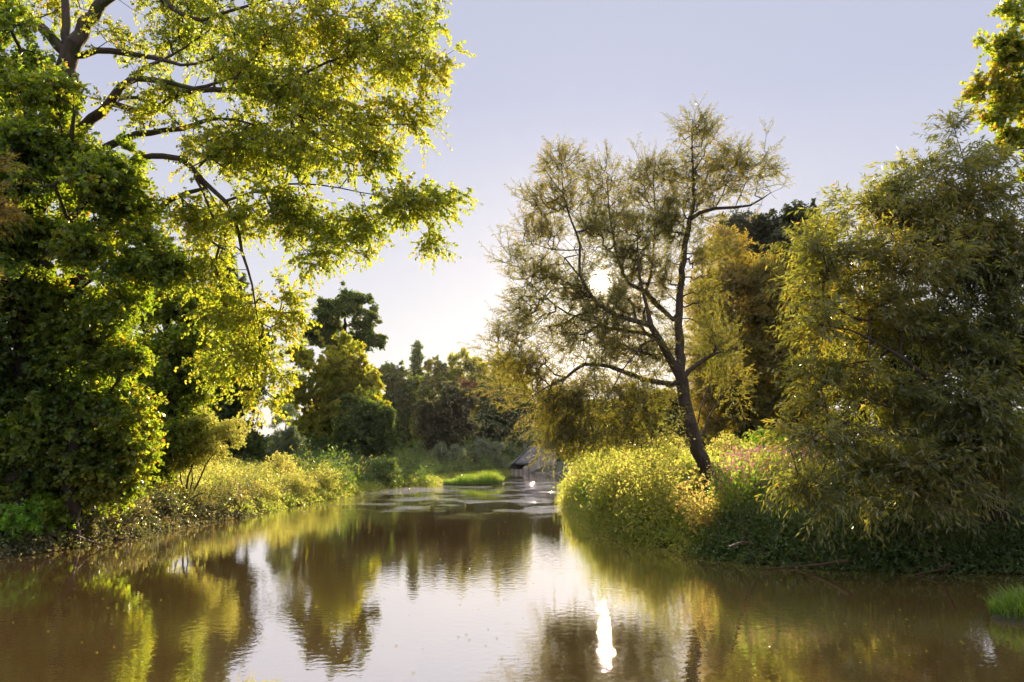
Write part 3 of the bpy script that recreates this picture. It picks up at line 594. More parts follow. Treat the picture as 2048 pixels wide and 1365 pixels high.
# --- middle distance and far trees
FK = 1.7
def far_tree(name, seed, cx, cy, rx, ry, d, mat, label, cat='tree', tone=0., base=None, n=None, lf=None, k=14, trunkr=.2, group=None, dens=1., sparse=False, squash=1., multi=0, up=.1, extra=(), flame=False, skirt=True):
    rng = np.random.default_rng(seed)
    spec = []
    for i in range(int(k * FK)):
        a = rng.uniform(0, 2 * math.pi); q = rng.uniform(.2, .92) ** .8
        x = math.cos(a) * q; y = math.sin(a) * q
        if flame: x *= (1 + y) * .5 + .12
        s = rng.uniform(.13, .24) if sparse else rng.uniform(.12, .27)
        spec.append((cx + x * rx, cy + y * ry, d + rng.uniform(-.5, .5) * rx * d / FPX, s * rx * (.55 if flame else 1), s * ry * squash * .9))
    by = base if base is not None else 930
    if skirt:
        y0 = cy + ry * .55
        for i in range(6):
            t_ = (i + .5) / 6
            spec.append((cx + rng.uniform(-.6, .6) * rx, y0 + (by - 6 - y0) * t_, d + rng.uniform(-.3, .3) * rx * d / FPX, rx * rng.uniform(.3, .45), max((by - y0) * .3, 6)))
    if not sparse: spec.append((cx, cy, d, rx * .6 * (.6 if flame else 1), ry * .7))
    spec += list(extra)
    tr = [(cx + rng.uniform(-.1, .1) * rx, by, d, trunkr), (cx, cy + ry * .5, d, trunkr * .8), (cx, cy, d, trunkr * .5), (cx, cy - ry * .5, d, trunkr * .2)]
    limbs = []
    for i in range(multi):
        a = (i + .5) / multi * 2 - 1
        limbs.append([(cx, cy + ry * .75, d, trunkr * .5), (cx + a * rx * .35, cy + ry * .2, d, trunkr * .35), (cx + a * rx * .65, cy - ry * .4, d + rng.uniform(-1, 1), trunkr * .12)])
    area = rx * ry * math.pi
    mpp = d / FPX
    lfsz = 3.1 * mpp                # leaf about 3 px of the big frame
    ll = dict(per=1.6, n=12, L=10 * mpp, ln=lfsz * 1.8, wd=lfsz * 1.25, shape=.45, spread=.9, ldroop=.2, up=up, upn=.3, tip=3, tone=tone)
    if lf: ll.update(lf)
    nt = n or int(np.clip(area / 11 * dens, 160, 2600))
    return tree(name, seed, None, tr, limbs, spec, nt, ll, mat, BARKD, label, cat, group=group, step=7 * mpp, geo=.15, rtip=.45 * mpp * .5, rmax=trunkr * .5)

far_tree('lime_tree', 41, 662, 785, 108, 118, 75, G['golden'], 'rounded golden tree with upswept branches on the left bank beyond the meadow', 'lime tree', tone=.08, base=915, k=22, trunkr=.3, multi=6, up=.5, dens=.9, lf=dict(fwd=1.3))
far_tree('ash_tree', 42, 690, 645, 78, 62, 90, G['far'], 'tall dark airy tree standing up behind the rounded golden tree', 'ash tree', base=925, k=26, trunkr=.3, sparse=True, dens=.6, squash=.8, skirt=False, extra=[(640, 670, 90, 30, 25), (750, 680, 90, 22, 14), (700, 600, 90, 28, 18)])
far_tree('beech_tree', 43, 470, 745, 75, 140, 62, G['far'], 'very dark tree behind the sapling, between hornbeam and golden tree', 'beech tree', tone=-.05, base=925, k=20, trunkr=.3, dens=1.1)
far_tree('poplar_tree', 44, 450, 600, 38, 95, 75, G['silver'], 'slim pale poplar far behind the hanging poplar leaves', 'poplar tree', base=925, k=12, tone=-.1)
far_tree('willow_shrub', 45, 572, 855, 32, 45, 50, G['silver'], 'pale feathery willow shrub in the bright gap left of the golden tree', 'willow shrub', base=920, k=16, trunkr=.08, sparse=True, dens=.8, lf=dict(wd=.03), up=.5)
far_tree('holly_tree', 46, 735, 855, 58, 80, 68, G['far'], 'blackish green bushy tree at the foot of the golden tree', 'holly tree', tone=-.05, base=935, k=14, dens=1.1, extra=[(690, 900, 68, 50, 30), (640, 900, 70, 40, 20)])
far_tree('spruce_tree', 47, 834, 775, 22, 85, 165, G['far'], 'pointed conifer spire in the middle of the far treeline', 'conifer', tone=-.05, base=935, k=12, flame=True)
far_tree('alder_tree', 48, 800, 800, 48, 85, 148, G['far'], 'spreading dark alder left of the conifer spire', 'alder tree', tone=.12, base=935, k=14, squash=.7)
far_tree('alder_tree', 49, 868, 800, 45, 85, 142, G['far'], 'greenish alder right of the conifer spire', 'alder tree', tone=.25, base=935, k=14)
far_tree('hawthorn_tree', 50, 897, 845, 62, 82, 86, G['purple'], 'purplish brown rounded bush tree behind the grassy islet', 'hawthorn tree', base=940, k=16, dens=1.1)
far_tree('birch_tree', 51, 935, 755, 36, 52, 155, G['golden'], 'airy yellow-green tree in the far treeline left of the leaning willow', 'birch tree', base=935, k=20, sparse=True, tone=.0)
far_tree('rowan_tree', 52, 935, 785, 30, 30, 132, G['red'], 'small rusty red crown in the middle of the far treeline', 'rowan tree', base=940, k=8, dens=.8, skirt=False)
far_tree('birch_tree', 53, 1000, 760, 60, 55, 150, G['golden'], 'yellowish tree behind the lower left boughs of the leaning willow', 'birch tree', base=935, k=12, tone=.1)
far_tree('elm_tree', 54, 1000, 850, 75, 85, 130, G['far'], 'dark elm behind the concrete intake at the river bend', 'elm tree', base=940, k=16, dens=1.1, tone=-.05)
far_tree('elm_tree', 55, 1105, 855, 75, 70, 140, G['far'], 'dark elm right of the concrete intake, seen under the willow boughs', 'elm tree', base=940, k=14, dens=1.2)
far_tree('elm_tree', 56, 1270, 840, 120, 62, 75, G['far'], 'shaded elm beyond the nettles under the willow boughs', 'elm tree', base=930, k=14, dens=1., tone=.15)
far_tree('willow_shrub', 57, 892, 915, 36, 30, 76, G['silver'], 'round grey-green willow shrub behind the grassy islet', 'willow shrub', base=948, k=9, trunkr=.06, lf=dict(wd=.04), up=.5)
far_tree('willow_shrub', 58, 972, 905, 42, 34, 93, G['silver'], 'grey-green willow shrub left of the concrete intake', 'willow shrub', base=946, k=9, trunkr=.06, tone=-.1, lf=dict(wd=.05), up=.5)
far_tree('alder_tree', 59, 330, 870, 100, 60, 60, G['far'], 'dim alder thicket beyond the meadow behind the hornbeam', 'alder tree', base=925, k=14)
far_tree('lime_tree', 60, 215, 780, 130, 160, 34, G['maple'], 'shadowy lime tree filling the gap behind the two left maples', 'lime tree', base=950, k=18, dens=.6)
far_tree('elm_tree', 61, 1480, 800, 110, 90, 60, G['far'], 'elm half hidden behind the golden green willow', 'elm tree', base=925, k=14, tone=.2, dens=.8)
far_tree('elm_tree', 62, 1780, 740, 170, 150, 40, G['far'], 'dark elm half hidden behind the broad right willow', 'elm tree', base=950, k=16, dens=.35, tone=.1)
far_tree('elderberry_bush', 63, 1075, 880, 0.1 + 26, 16, 104, G['silver'], 'leafy bush over the top edge of the concrete intake', 'bush', base=935, k=7)

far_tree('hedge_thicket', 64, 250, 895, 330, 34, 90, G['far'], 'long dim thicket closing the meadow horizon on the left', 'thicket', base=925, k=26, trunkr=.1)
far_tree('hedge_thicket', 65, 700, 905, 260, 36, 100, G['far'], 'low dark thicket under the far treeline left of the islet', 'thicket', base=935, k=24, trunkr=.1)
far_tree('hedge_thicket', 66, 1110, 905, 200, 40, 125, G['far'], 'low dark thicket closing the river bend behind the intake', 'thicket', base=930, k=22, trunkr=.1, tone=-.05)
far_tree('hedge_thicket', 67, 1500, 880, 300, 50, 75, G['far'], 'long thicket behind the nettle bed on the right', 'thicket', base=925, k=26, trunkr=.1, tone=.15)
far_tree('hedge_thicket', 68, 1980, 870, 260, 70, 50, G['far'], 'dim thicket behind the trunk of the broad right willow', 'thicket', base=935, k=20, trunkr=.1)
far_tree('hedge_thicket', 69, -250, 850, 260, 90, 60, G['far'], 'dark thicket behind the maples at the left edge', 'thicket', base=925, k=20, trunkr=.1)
# --- sapling willow on the left bank
tree('willow_sapling', 71, None,
  [(380, 1015, 26, .05), (372, 985, 26, .04), (376, 955, 26, .03), (392, 915, 26, .02), (400, 880, 26, .01)],
  [[(380, 1000, 26, .035), (395, 970, 26, .03), (412, 930, 26, .022), (440, 890, 26, .012)], [(378, 1000, 26, .03), (362, 960, 26, .022), (358, 920, 26, .015), (350, 880, 26, .008)],
   [(380, 1000, 26, .025), (395, 990, 25.9, .02), (410, 985, 25.8, .012)], [(376, 975, 26, .02), (350, 965, 26, .012), (335, 950, 26, .006)], [(380, 998, 26, .03), (385, 960, 26.2, .022), (380, 900, 26.3, .012)]],
  [(400, 880, 26, 45, 32, .7), (450, 868, 26, 40, 22, .6), (350, 890, 26, 35, 28, .6), (370, 925, 26, 40, 20, .5, .6), (420, 905, 26, 40, 20, .5, .8), (410, 845, 26, 25, 18, .4, .7)],
  600, dict(per=1.4, n=12, L=.3, ln=.085, wd=.028, shape=.45, spread=.6, ldroop=.1, up=.4, tip=3, tone=.12), G['herb'], TWIG, 'many-stemmed yellow-green willow sapling on the left bank edge', 'sapling', rtip=.004, rmax=.02, step=.2)
print('trees', time.time() - T0)

# ================================================================ LOW VEGETATION
def plants(rng, xy, z, h, n, ln, wd, lean=.12, spread=1., shape=.45, ldroop=.1, t0=.15, tone=0., taper=.6):
    """upright leafy stalks"""
    M = len(xy); base = np.c_[xy, z]
    d = unit(np.c_[rng.normal(0, lean, (M, 2)), np.ones(M)])
    t = t0 + (1 - t0) * (np.arange(n)[None] + rng.random((M, n))) / n
    p = base[:, None] + d[:, None] * (t * h[:, None])[..., None]
    a = rng.uniform(0, 2 * np.pi, (M, n))
    ld = unit(np.stack([np.cos(a) * spread, np.sin(a) * spread, rng.uniform(-.1, .7, (M, n)) - ldroop], -1))
    p = p + ld * (.02 * rng.random((M, n)))[..., None]
    nr = unit(rng.normal(size=(M, n, 3)) * .8 + V(0, 0, .7))
    sc = rng.uniform(.6, 1.15, (M, n)) * (1 - taper * (t - .3).clip(0))
    v, f = leaf_quads(p.reshape(-1, 3), ld.reshape(-1, 3), nr.reshape(-1, 3), (ln * sc).ravel(), (wd * sc).ravel(), shape)
    tn = np.clip(.4 + tone + rng.normal(0, .1, M)[:, None] + rng.normal(0, .1, (M, n)), 0, 1).ravel()
    path = base[:, None] + d[:, None] * (np.array([0, .5, 1.])[None] * h[:, None])[..., None]
    return v, f, tn, path
def blades(rng, xy, z, h, wd, lean=.5, tone=0.):
    M = len(xy); b = np.c_[xy, z]; a = rng.uniform(0, 2 * np.pi, M)
    o = np.c_[np.cos(a), np.sin(a), np.zeros(M)]; s = np.c_[-np.sin(a), np.cos(a), np.zeros(M)]
    a2 = rng.uniform(0, 2 * np.pi, M); s = np.c_[np.cos(a2), np.sin(a2), np.zeros(M)]
    l = (lean * rng.uniform(.2, 1.3, M) * h)[:, None]; up = V(0, 0, 1) * h[:, None]; w = wd[:, None] * .5 if hasattr(wd, '__len__') else wd * .5
    m1 = b + up * .55 + o * l * .3; tp = b + up * rng.uniform(.8, 1, (M, 1)) + o * l
    v = np.stack([b - s * w, b + s * w, m1 + s * w * .8, m1 - s * w * .8, tp + s * w * .12, tp - s * w * .12], 1).reshape(-1, 3)
    i = (np.arange(M) * 6)[:, None]
    f = np.concatenate([i + [0, 1, 2, 3], i + [3, 2, 4, 5]], 1).reshape(-1, 4)
    tn = np.clip(.35 + tone + rng.normal(0, .16, M), 0, 1).repeat(2)
    return v, f, tn
def scatter(rng, n, x0, x1, y0, y1, smin, smax, side=None, keep=None):
    """random land points whose shoreline distance lies in smin..smax"""
    out = []
    tot = 0
    while tot < n:
        x = rng.uniform(x0, x1, n * 3); y = rng.uniform(y0, y1, n * 3); s = sdist(x, y)
        k = (s > smin) & (s < smax)
        if keep is not None:
            px, py = proj(np.c_[x, y, ground(x, y, s)]); k &= keep(px, py, x, y, s)
        q = np.c_[x[k], y[k]]
        if len(q) == 0: break
        out.append(q); tot += len(q)
    q = np.concatenate(out)[:n]
    return q, ground(q[:, 0], q[:, 1])
def mounds(rng, q, z, R, Hh, n, ln, wd, tone=0., tv=.12):
    """leafy hummocks: leaves gathered in tufts over a lumpy dome"""
    M = len(q)
    a = rng.normal(size=(M, 14, 3)); a[..., 2] = np.abs(a[..., 2]) * .9 + .05; a = unit(a)       # tuft directions
    tr_ = rng.uniform(.55, 1.15, (M, 14)); k = rng.integers(0, 14, (M, n))
    i = np.arange(M)[:, None]
    td = a[i, k]; rr = tr_[i, k][..., None]
    t = rng.random((M, n, 1)) ** .5
    p = td * rr * t + rng.normal(0, .13, (M, n, 3)) * (.4 + t)
    p = p * np.stack([R, R, Hh], -1)[:, None]
    p[..., 2] = np.abs(p[..., 2]); p += np.c_[q, z][:, None]
    ld = unit(td * .8 + rng.normal(size=(M, n, 3)) * .8 + V(0, 0, .15)); nr = unit(rng.normal(size=(M, n, 3)) + V(0, 0, .6))
    sc = rng.uniform(.55, 1.2, (M, n))
    v, f = leaf_quads(p.reshape(-1, 3), ld.reshape(-1, 3), nr.reshape(-1, 3), (ln * sc).ravel(), (wd * sc).ravel(), .45)
    tn = np.clip(.4 + tone + rng.normal(0, tv, M)[:, None] + rng.normal(0, .1, (M, n)), 0, 1).ravel()
    return v, f, tn
def joina(parts):
    v, f = join([(p[0], p[1]) for p in parts]); return v, f, np.concatenate([p[2] for p in parts])
def stuff(name, label, cat, parts, mat, twig=None, kind='stuff'):
    v, f, tn = joina(parts)
    if twig is not None and len(twig):
        root = empty(name, (0, 0, 0), label=label, cat=cat, kind=kind)
        mesh('leaves', v, f, mat, root, attr={'tone': tn}); mesh('stems', *join(twig), STEM, root)
        return root
    return tag(mesh(name, v, f, mat, attr={'tone': tn}), label, cat, kind=kind)

rng = np.random.default_rng(5)
lumpy = lambda x, y: .75 + .25 * np.sin(x * 1.3 + 1.1 * np.sin(y * .7)) + .2 * np.sin(y * .9 + x * .5)
# left meadow: sunlit weeds
pr = []; tw = []
q, z = scatter(rng, 5200, -22, -3, 20, 46, .1, 9, keep=lambda px, py, x, y, s: (px < 720) & (px > -150))
h = rng.uniform(.5, 1.0, len(q)) * lumpy(q[:, 0], q[:, 1])
v, f, tn, path = plants(rng, q, z, h, 16, .12, .04, tone=.1); pr.append((v, f, tn)); tw.append(twig_tubes(path, .005))
q, z = scatter(rng, 2600, -20, -3, 26, 52, .0, 2.2, keep=lambda px, py, x, y, s: (px < 690) & (px > 200))
h = rng.uniform(.4, .85, len(q)) * lumpy(q[:, 0] * 2, q[:, 1])
v, f, tn, path = plants(rng, q, z, h, 20, .11, .035, tone=.16, lean=.25); pr.append((v, f, tn)); tw.append(twig_tubes(path, .005))
q, z = scatter(rng, 420, -22, -3, 20, 48, .0, 8, keep=lambda px, py, x, y, s: (px < 690) & (px > -100))
pr.append(mounds(rng, q, z, rng.uniform(.3, .8, len(q)), rng.uniform(.35, .95, len(q)), 190, .11, .045, tone=.15, tv=.18))
stuff('meadow_herbs', 'sunlit yellow-green weeds covering the low left bank', 'weeds', pr, G['herb'], tw)
q, z = scatter(rng, 26000, -26, 0, 18, 60, .05, 14, keep=lambda px, py, x, y, s: (px < 760) & (px > -150))
stuff('meadow_grass', 'tall dry and green grass between the weeds of the left meadow', 'grass', [blades(rng, q, z, rng.uniform(.25, .8, len(q)), rng.uniform(.012, .022, len(q)), tone=.15)], G['grass'])
# shaded far left bank
q, z = scatter(rng, 5200, -26, 8, 40, 98, .0, 12, keep=lambda px, py, x, y, s: (px > 560) & (px < 1015))
h = rng.uniform(.6, 1.35, len(q)) * lumpy(q[:, 0] * .6, q[:, 1] * .6)
v, f, tn, path = plants(rng, q, z, h, 18, .22, .08, tone=-.05, lean=.2)
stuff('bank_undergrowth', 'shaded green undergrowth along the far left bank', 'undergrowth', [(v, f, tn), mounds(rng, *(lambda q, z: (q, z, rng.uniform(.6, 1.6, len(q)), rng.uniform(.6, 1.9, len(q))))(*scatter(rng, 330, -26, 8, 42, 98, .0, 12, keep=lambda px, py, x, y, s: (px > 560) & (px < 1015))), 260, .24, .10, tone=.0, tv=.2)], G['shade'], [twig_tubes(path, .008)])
# left near bank: dull brambles hanging to the water
q, z = scatter(rng, 3600, -16, -3, 15.5, 34, .0, 1.3, keep=lambda px, py, x, y, s: (px < 560) & (px > -200))
h = rng.uniform(.2, .6, len(q)) * lumpy(q[:, 0] * 2.2, q[:, 1] * 1.7)
v, f, tn, path = plants(rng, q, z, h, 18, .075, .05, tone=.05, lean=.6, ldroop=.3)
stuff('bramble_cover', 'dull brown-green brambles hanging down the left bank to the water', 'brambles', [(v, f, tn), mounds(rng, *(lambda q, z: (q, z, rng.uniform(.25, .6, len(q)), rng.uniform(.25, .7, len(q))))(*scatter(rng, 240, -16, -3, 15.5, 36, .0, 1.5, keep=lambda px, py, x, y, s: (px < 600) & (px > -200))), 240, .075, .045, tone=.05, tv=.22)], G['dull'], [twig_tubes(path, .005)])
# right bank: sunlit nettles
pr = []; tw = []
lit = lambda px, py, x, y, s: (px > 1110) & (px < np.where(y < 18.6, 1500, 1640)) & ~((px > 1350) & (px < 1490) & (y > 18.3) & (y < 23.3))
q, z = scatter(rng, 2000, 1.5, 14, 17.3, 36, .0, 9, keep=lit)
hf = lambda q: np.where(q[:, 1] > 22.5, .75, 1.) * (.62 + .75 * np.exp(-(sdist(q[:, 0], q[:, 1]) / 2.2) ** 2))
h = rng.uniform(.6, 1.25, len(q)) * lumpy(q[:, 0] * 1.5, q[:, 1] * 1.5) * hf(q)
v, f, tn, path = plants(rng, q, z, h, 24, .10, .055, tone=.12, lean=.35, ldroop=.2); pr.append((v, f, tn)); tw.append(twig_tubes(path, .005))
q, z = scatter(rng, 1300, 1.5, 14, 17.3, 34, .0, 9, keep=lit)
v, f, tn, path = plants(rng, q, z, rng.uniform(.8, 1.75, len(q)) * hf(q), 26, .06, .022, tone=.3, lean=.25, t0=.55); pr.append((v, f, tn)); tw.append(twig_tubes(path, .005))
q, z = scatter(rng, 150, 1.5, 14, 17.3, 36, .1, 9, keep=lit)
pr.append(mounds(rng, q, z, rng.uniform(.6, 1.2, len(q)), rng.uniform(1.0, 2.0, len(q)) * hf(q), 900, .13, .075, tone=.0, tv=.25))
q, z = scatter(rng, 330, 1.5, 14, 17.3, 36, .1, 9, keep=lit)
pr.append(mounds(rng, q, z, rng.uniform(.35, .9, len(q)), rng.uniform(.5, 2.0, len(q)) * hf(q), 330, .095, .05, tone=.08, tv=.28))
tw = list(tw)
q, z = scatter(rng, 1500, 1.5, 14, 36, 70, .0, 8, keep=lambda px, py, x, y, s: (px > 1150) & (px < 1700))
h = rng.uniform(.8, 1.5, len(q))
v, f, tn, path = plants(rng, q, z, h, 18, .16, .06, tone=.08, lean=.2); pr.append((v, f, tn)); tw.append(twig_tubes(path, .006))
stuff('nettle_bed', 'sunlit golden nettles and herbs around the leaning willow trunk', 'nettles', pr, G['herb'], tw)
q, z = scatter(rng, 6000, 3, 13, 14.8, 21, .0, 3.5, keep=lambda px, py, x, y, s: (px > 1430) & (px < 2200))
h = rng.uniform(.45, 1.0, len(q)) * lumpy(q[:, 0] * 1.5, q[:, 1] * 2)
v, f, tn, path = plants(rng, q, z, h, 16, .085, .035, tone=-.05, lean=.45, ldroop=.3)
q, z = scatter(rng, 330, 3, 14, 14.8, 21, .0, 3.5, keep=lambda px, py, x, y, s: (px > 1440) & (px < 2250))
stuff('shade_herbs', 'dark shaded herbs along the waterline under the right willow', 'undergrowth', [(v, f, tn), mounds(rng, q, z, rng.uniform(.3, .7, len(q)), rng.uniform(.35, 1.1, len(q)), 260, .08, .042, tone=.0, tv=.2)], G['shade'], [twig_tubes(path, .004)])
q, z = scatter(rng, 5000, 2, 16, 14.8, 30, .0, 1.2, keep=lambda px, py, x, y, s: (px > 1120) & (px < 1500))
stuff('bank_grass', 'bright grass hanging at the tip of the right bank', 'grass', [blades(rng, q, z, rng.uniform(.2, .5, len(q)), rng.uniform(.010, .018, len(q)), lean=.7)], G['grass'])

# overhanging fringe hiding the waterline
def outward(q):
    e = .05; s0 = sdist(q[:, 0], q[:, 1])
    g = np.c_[sdist(q[:, 0] + e, q[:, 1]) - s0, sdist(q[:, 0], q[:, 1] + e) - s0] / e
    return -unit(g)
def fringe(name, seed, n, x0, x1, y0, y1, keep, mat, label, h0, h1, ln, wd, tone, nl=16, droop=.55, cat='plants'):
    rng = np.random.default_rng(seed)
    q, z = scatter(rng, n, x0, x1, y0, y1, -.06, .40, keep=keep)
    o = outward(q); h = rng.uniform(h0, h1, len(q)); M = len(q)
    o = unit(o + rng.normal(0, .45, o.shape))
    ts = np.array([0, .33, .66, 1.])[None, :, None]
    base = np.c_[q, np.maximum(z, .02)][:, None]
    up = rng.uniform(.35, .9, (M, 1, 1)); out = rng.uniform(.5, 1.1, (M, 1, 1))
    path = lambda t: base + np.concatenate([o, np.zeros((M, 1))], 1)[:, None] * t * out * h[:, None, None] + V(0, 0, 1) * (t * up * 1.2 - t * t * (up * .6 + droop)) * h[:, None, None]
    t = rng.random((M, nl)); p = path(t[..., None]); p[..., 2] = np.maximum(p[..., 2], .03)
    ld = unit(rng.normal(size=(M, nl, 3)) + V(0, 0, -.2)); nr = unit(rng.normal(size=(M, nl, 3)) + V(0, 0, 1.))
    sc = rng.uniform(.6, 1.2, (M, nl))
    v, f = leaf_quads(p.reshape(-1, 3), ld.reshape(-1, 3), nr.reshape(-1, 3), (ln * sc).ravel(), (wd * sc).ravel())
    v[:, 2] = np.maximum(v[:, 2], .012)
    tn = np.clip(.4 + tone + rng.normal(0, .1, M)[:, None] + rng.normal(0, .1, (M, nl)), 0, 1).ravel()
    stuff(name, label, cat, [(v, f, tn)], mat, [twig_tubes(path(ts[:, :3] * 1.0), .004)])
fringe('trailing_brambles', 401, 3000, -17, -3, 15, 31, lambda px, py, x, y, s: (px < 500) & (px > -250), G['dull'], 'trailing stems hanging over the waterline of the near left bank', .3, .8, .08, .045, .05)
fringe('trailing_herbs', 402, 2600, -16, 6, 28, 97, lambda px, py, x, y, s: (px > 430) & (px < 1020), G['herb'], 'herbs leaning over the waterline of the farther left bank', .4, 1.0, .14, .06, -.05)
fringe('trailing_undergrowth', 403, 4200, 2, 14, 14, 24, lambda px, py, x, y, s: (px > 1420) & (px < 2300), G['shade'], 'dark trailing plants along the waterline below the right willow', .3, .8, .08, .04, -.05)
fringe('trailing_nettles', 404, 3000, 1, 8, 17, 60, lambda px, py, x, y, s: (px > 1120) & (px < 1460), G['herb'], 'leaning herbs along the waterline at the right bank tip', .4, .9, .09, .035, .05)

# balsam in flower
root = empty('balsam_patch', W(1510, 1000, .9), label='pink flowering balsam patch right of the leaning willow trunk', cat='flowers', kind='stuff')
q, z = scatter(rng, 430, 4.5, 10, 17.5, 26, .5, 7, keep=lambda px, py, x, y, s: (px > 1450) & (px < 1640) & (py > 925))
h = rng.uniform(.8, 1.15, len(q))
v, f, tn, path = plants(rng, q, z, h, 22, .13, .045, tone=-.05, lean=.12)
mesh('leaves', v, f, G['fresh'], root, attr={'tone': tn}); mesh('stems', *twig_tubes(path, .008), STEM, root)
M = len(q); tp = path[:, 2]
p = (tp[:, None] + rng.normal(0, .12, (M, 9, 3)) + V(0, 0, -.05)).reshape(-1, 3)
v, f = leaf_quads(p, unit(rng.normal(size=p.shape)), unit(rng.normal(size=p.shape)), np.full(len(p), .058), np.full(len(p), .046))
mesh('flowers', v, f, G['pink'], root, attr={'tone': rng.random(len(f))})

# single shrubs along the banks
def shrub(name, seed, px, py, d, rx, ry, mat, label, n=120, ln=.08, wd=.05, tone=0., cat='bush', up=.2, spread=.9, per=1.3, group=None):
    rng = np.random.default_rng(seed)
    for _ in range(60):
        g = P(px, py, d)
        if sdist(g[0], g[1])[0] > .22: break
        d += .12
    gz = float(ground(g[0], g[1])[0]); mpp = d / FPX
    cz = g[2]
    root = empty(name, (g[0], g[1], gz), label=label, cat=cat, group=group)
    sk = Skel(12000)
    b0 = V(g[0], g[1], gz - .05)
    top = V(g[0], g[1], cz)
    sk.limb([list(b0) + [.02], list((b0 + top) / 2 + rng.normal(0, .03, 3)) + [.016], list(top) + [.01]], 0, root=True, step=.12)
    v = unit(rng.normal(size=(n, 3))) * (rng.random((n, 1)) ** .4); v[:, 2] *= ry * mpp; v[:, 0] *= rx * mpp; v[:, 1] *= rx * mpp * .8
    lump = 1 + .25 * np.sin(v[:, 0] * 9 + seed) * np.cos(v[:, 2] * 8 + seed)
    t = V(g[0], g[1], cz) + v * lump[:, None]
    gr = ground(t[:, 0], t[:, 1]); t[:, 2] = np.maximum(t[:, 2], gr.clip(0) + .05)
    sk.grow(rng, t, step=.15, geo=.2, rtip=.003, rmax=.012)
    n_ = sk.n; pos = sk.pos[:n_]; gg = sk.lvl[:n_] == 5
    mesh('stems', *join([tubes(pos, sk.par[:n_], sk.rad[:n_], sk.cont[:n_], 4)]), TWIG, root)
    cand = np.where(gg)[0]; pick = cand[rng.integers(0, len(cand), int(len(cand) * per))]
    sp = pos[pick]; sd = unit(sk.dir[pick] * .6 + unit(rng.normal(size=(len(pick), 3))) * .8 + V(0, 0, up))
    vv, ff, tn, _ = shoots(rng, sp, sd, rng.uniform(.1, .28, len(pick)) * max(1, d / 24), 10, ln, wd, .15, spread, .25, .45, .3)
    mesh('foliage', vv, ff, mat, root, attr={'tone': np.clip(tn + tone, 0, 1)})
    return root
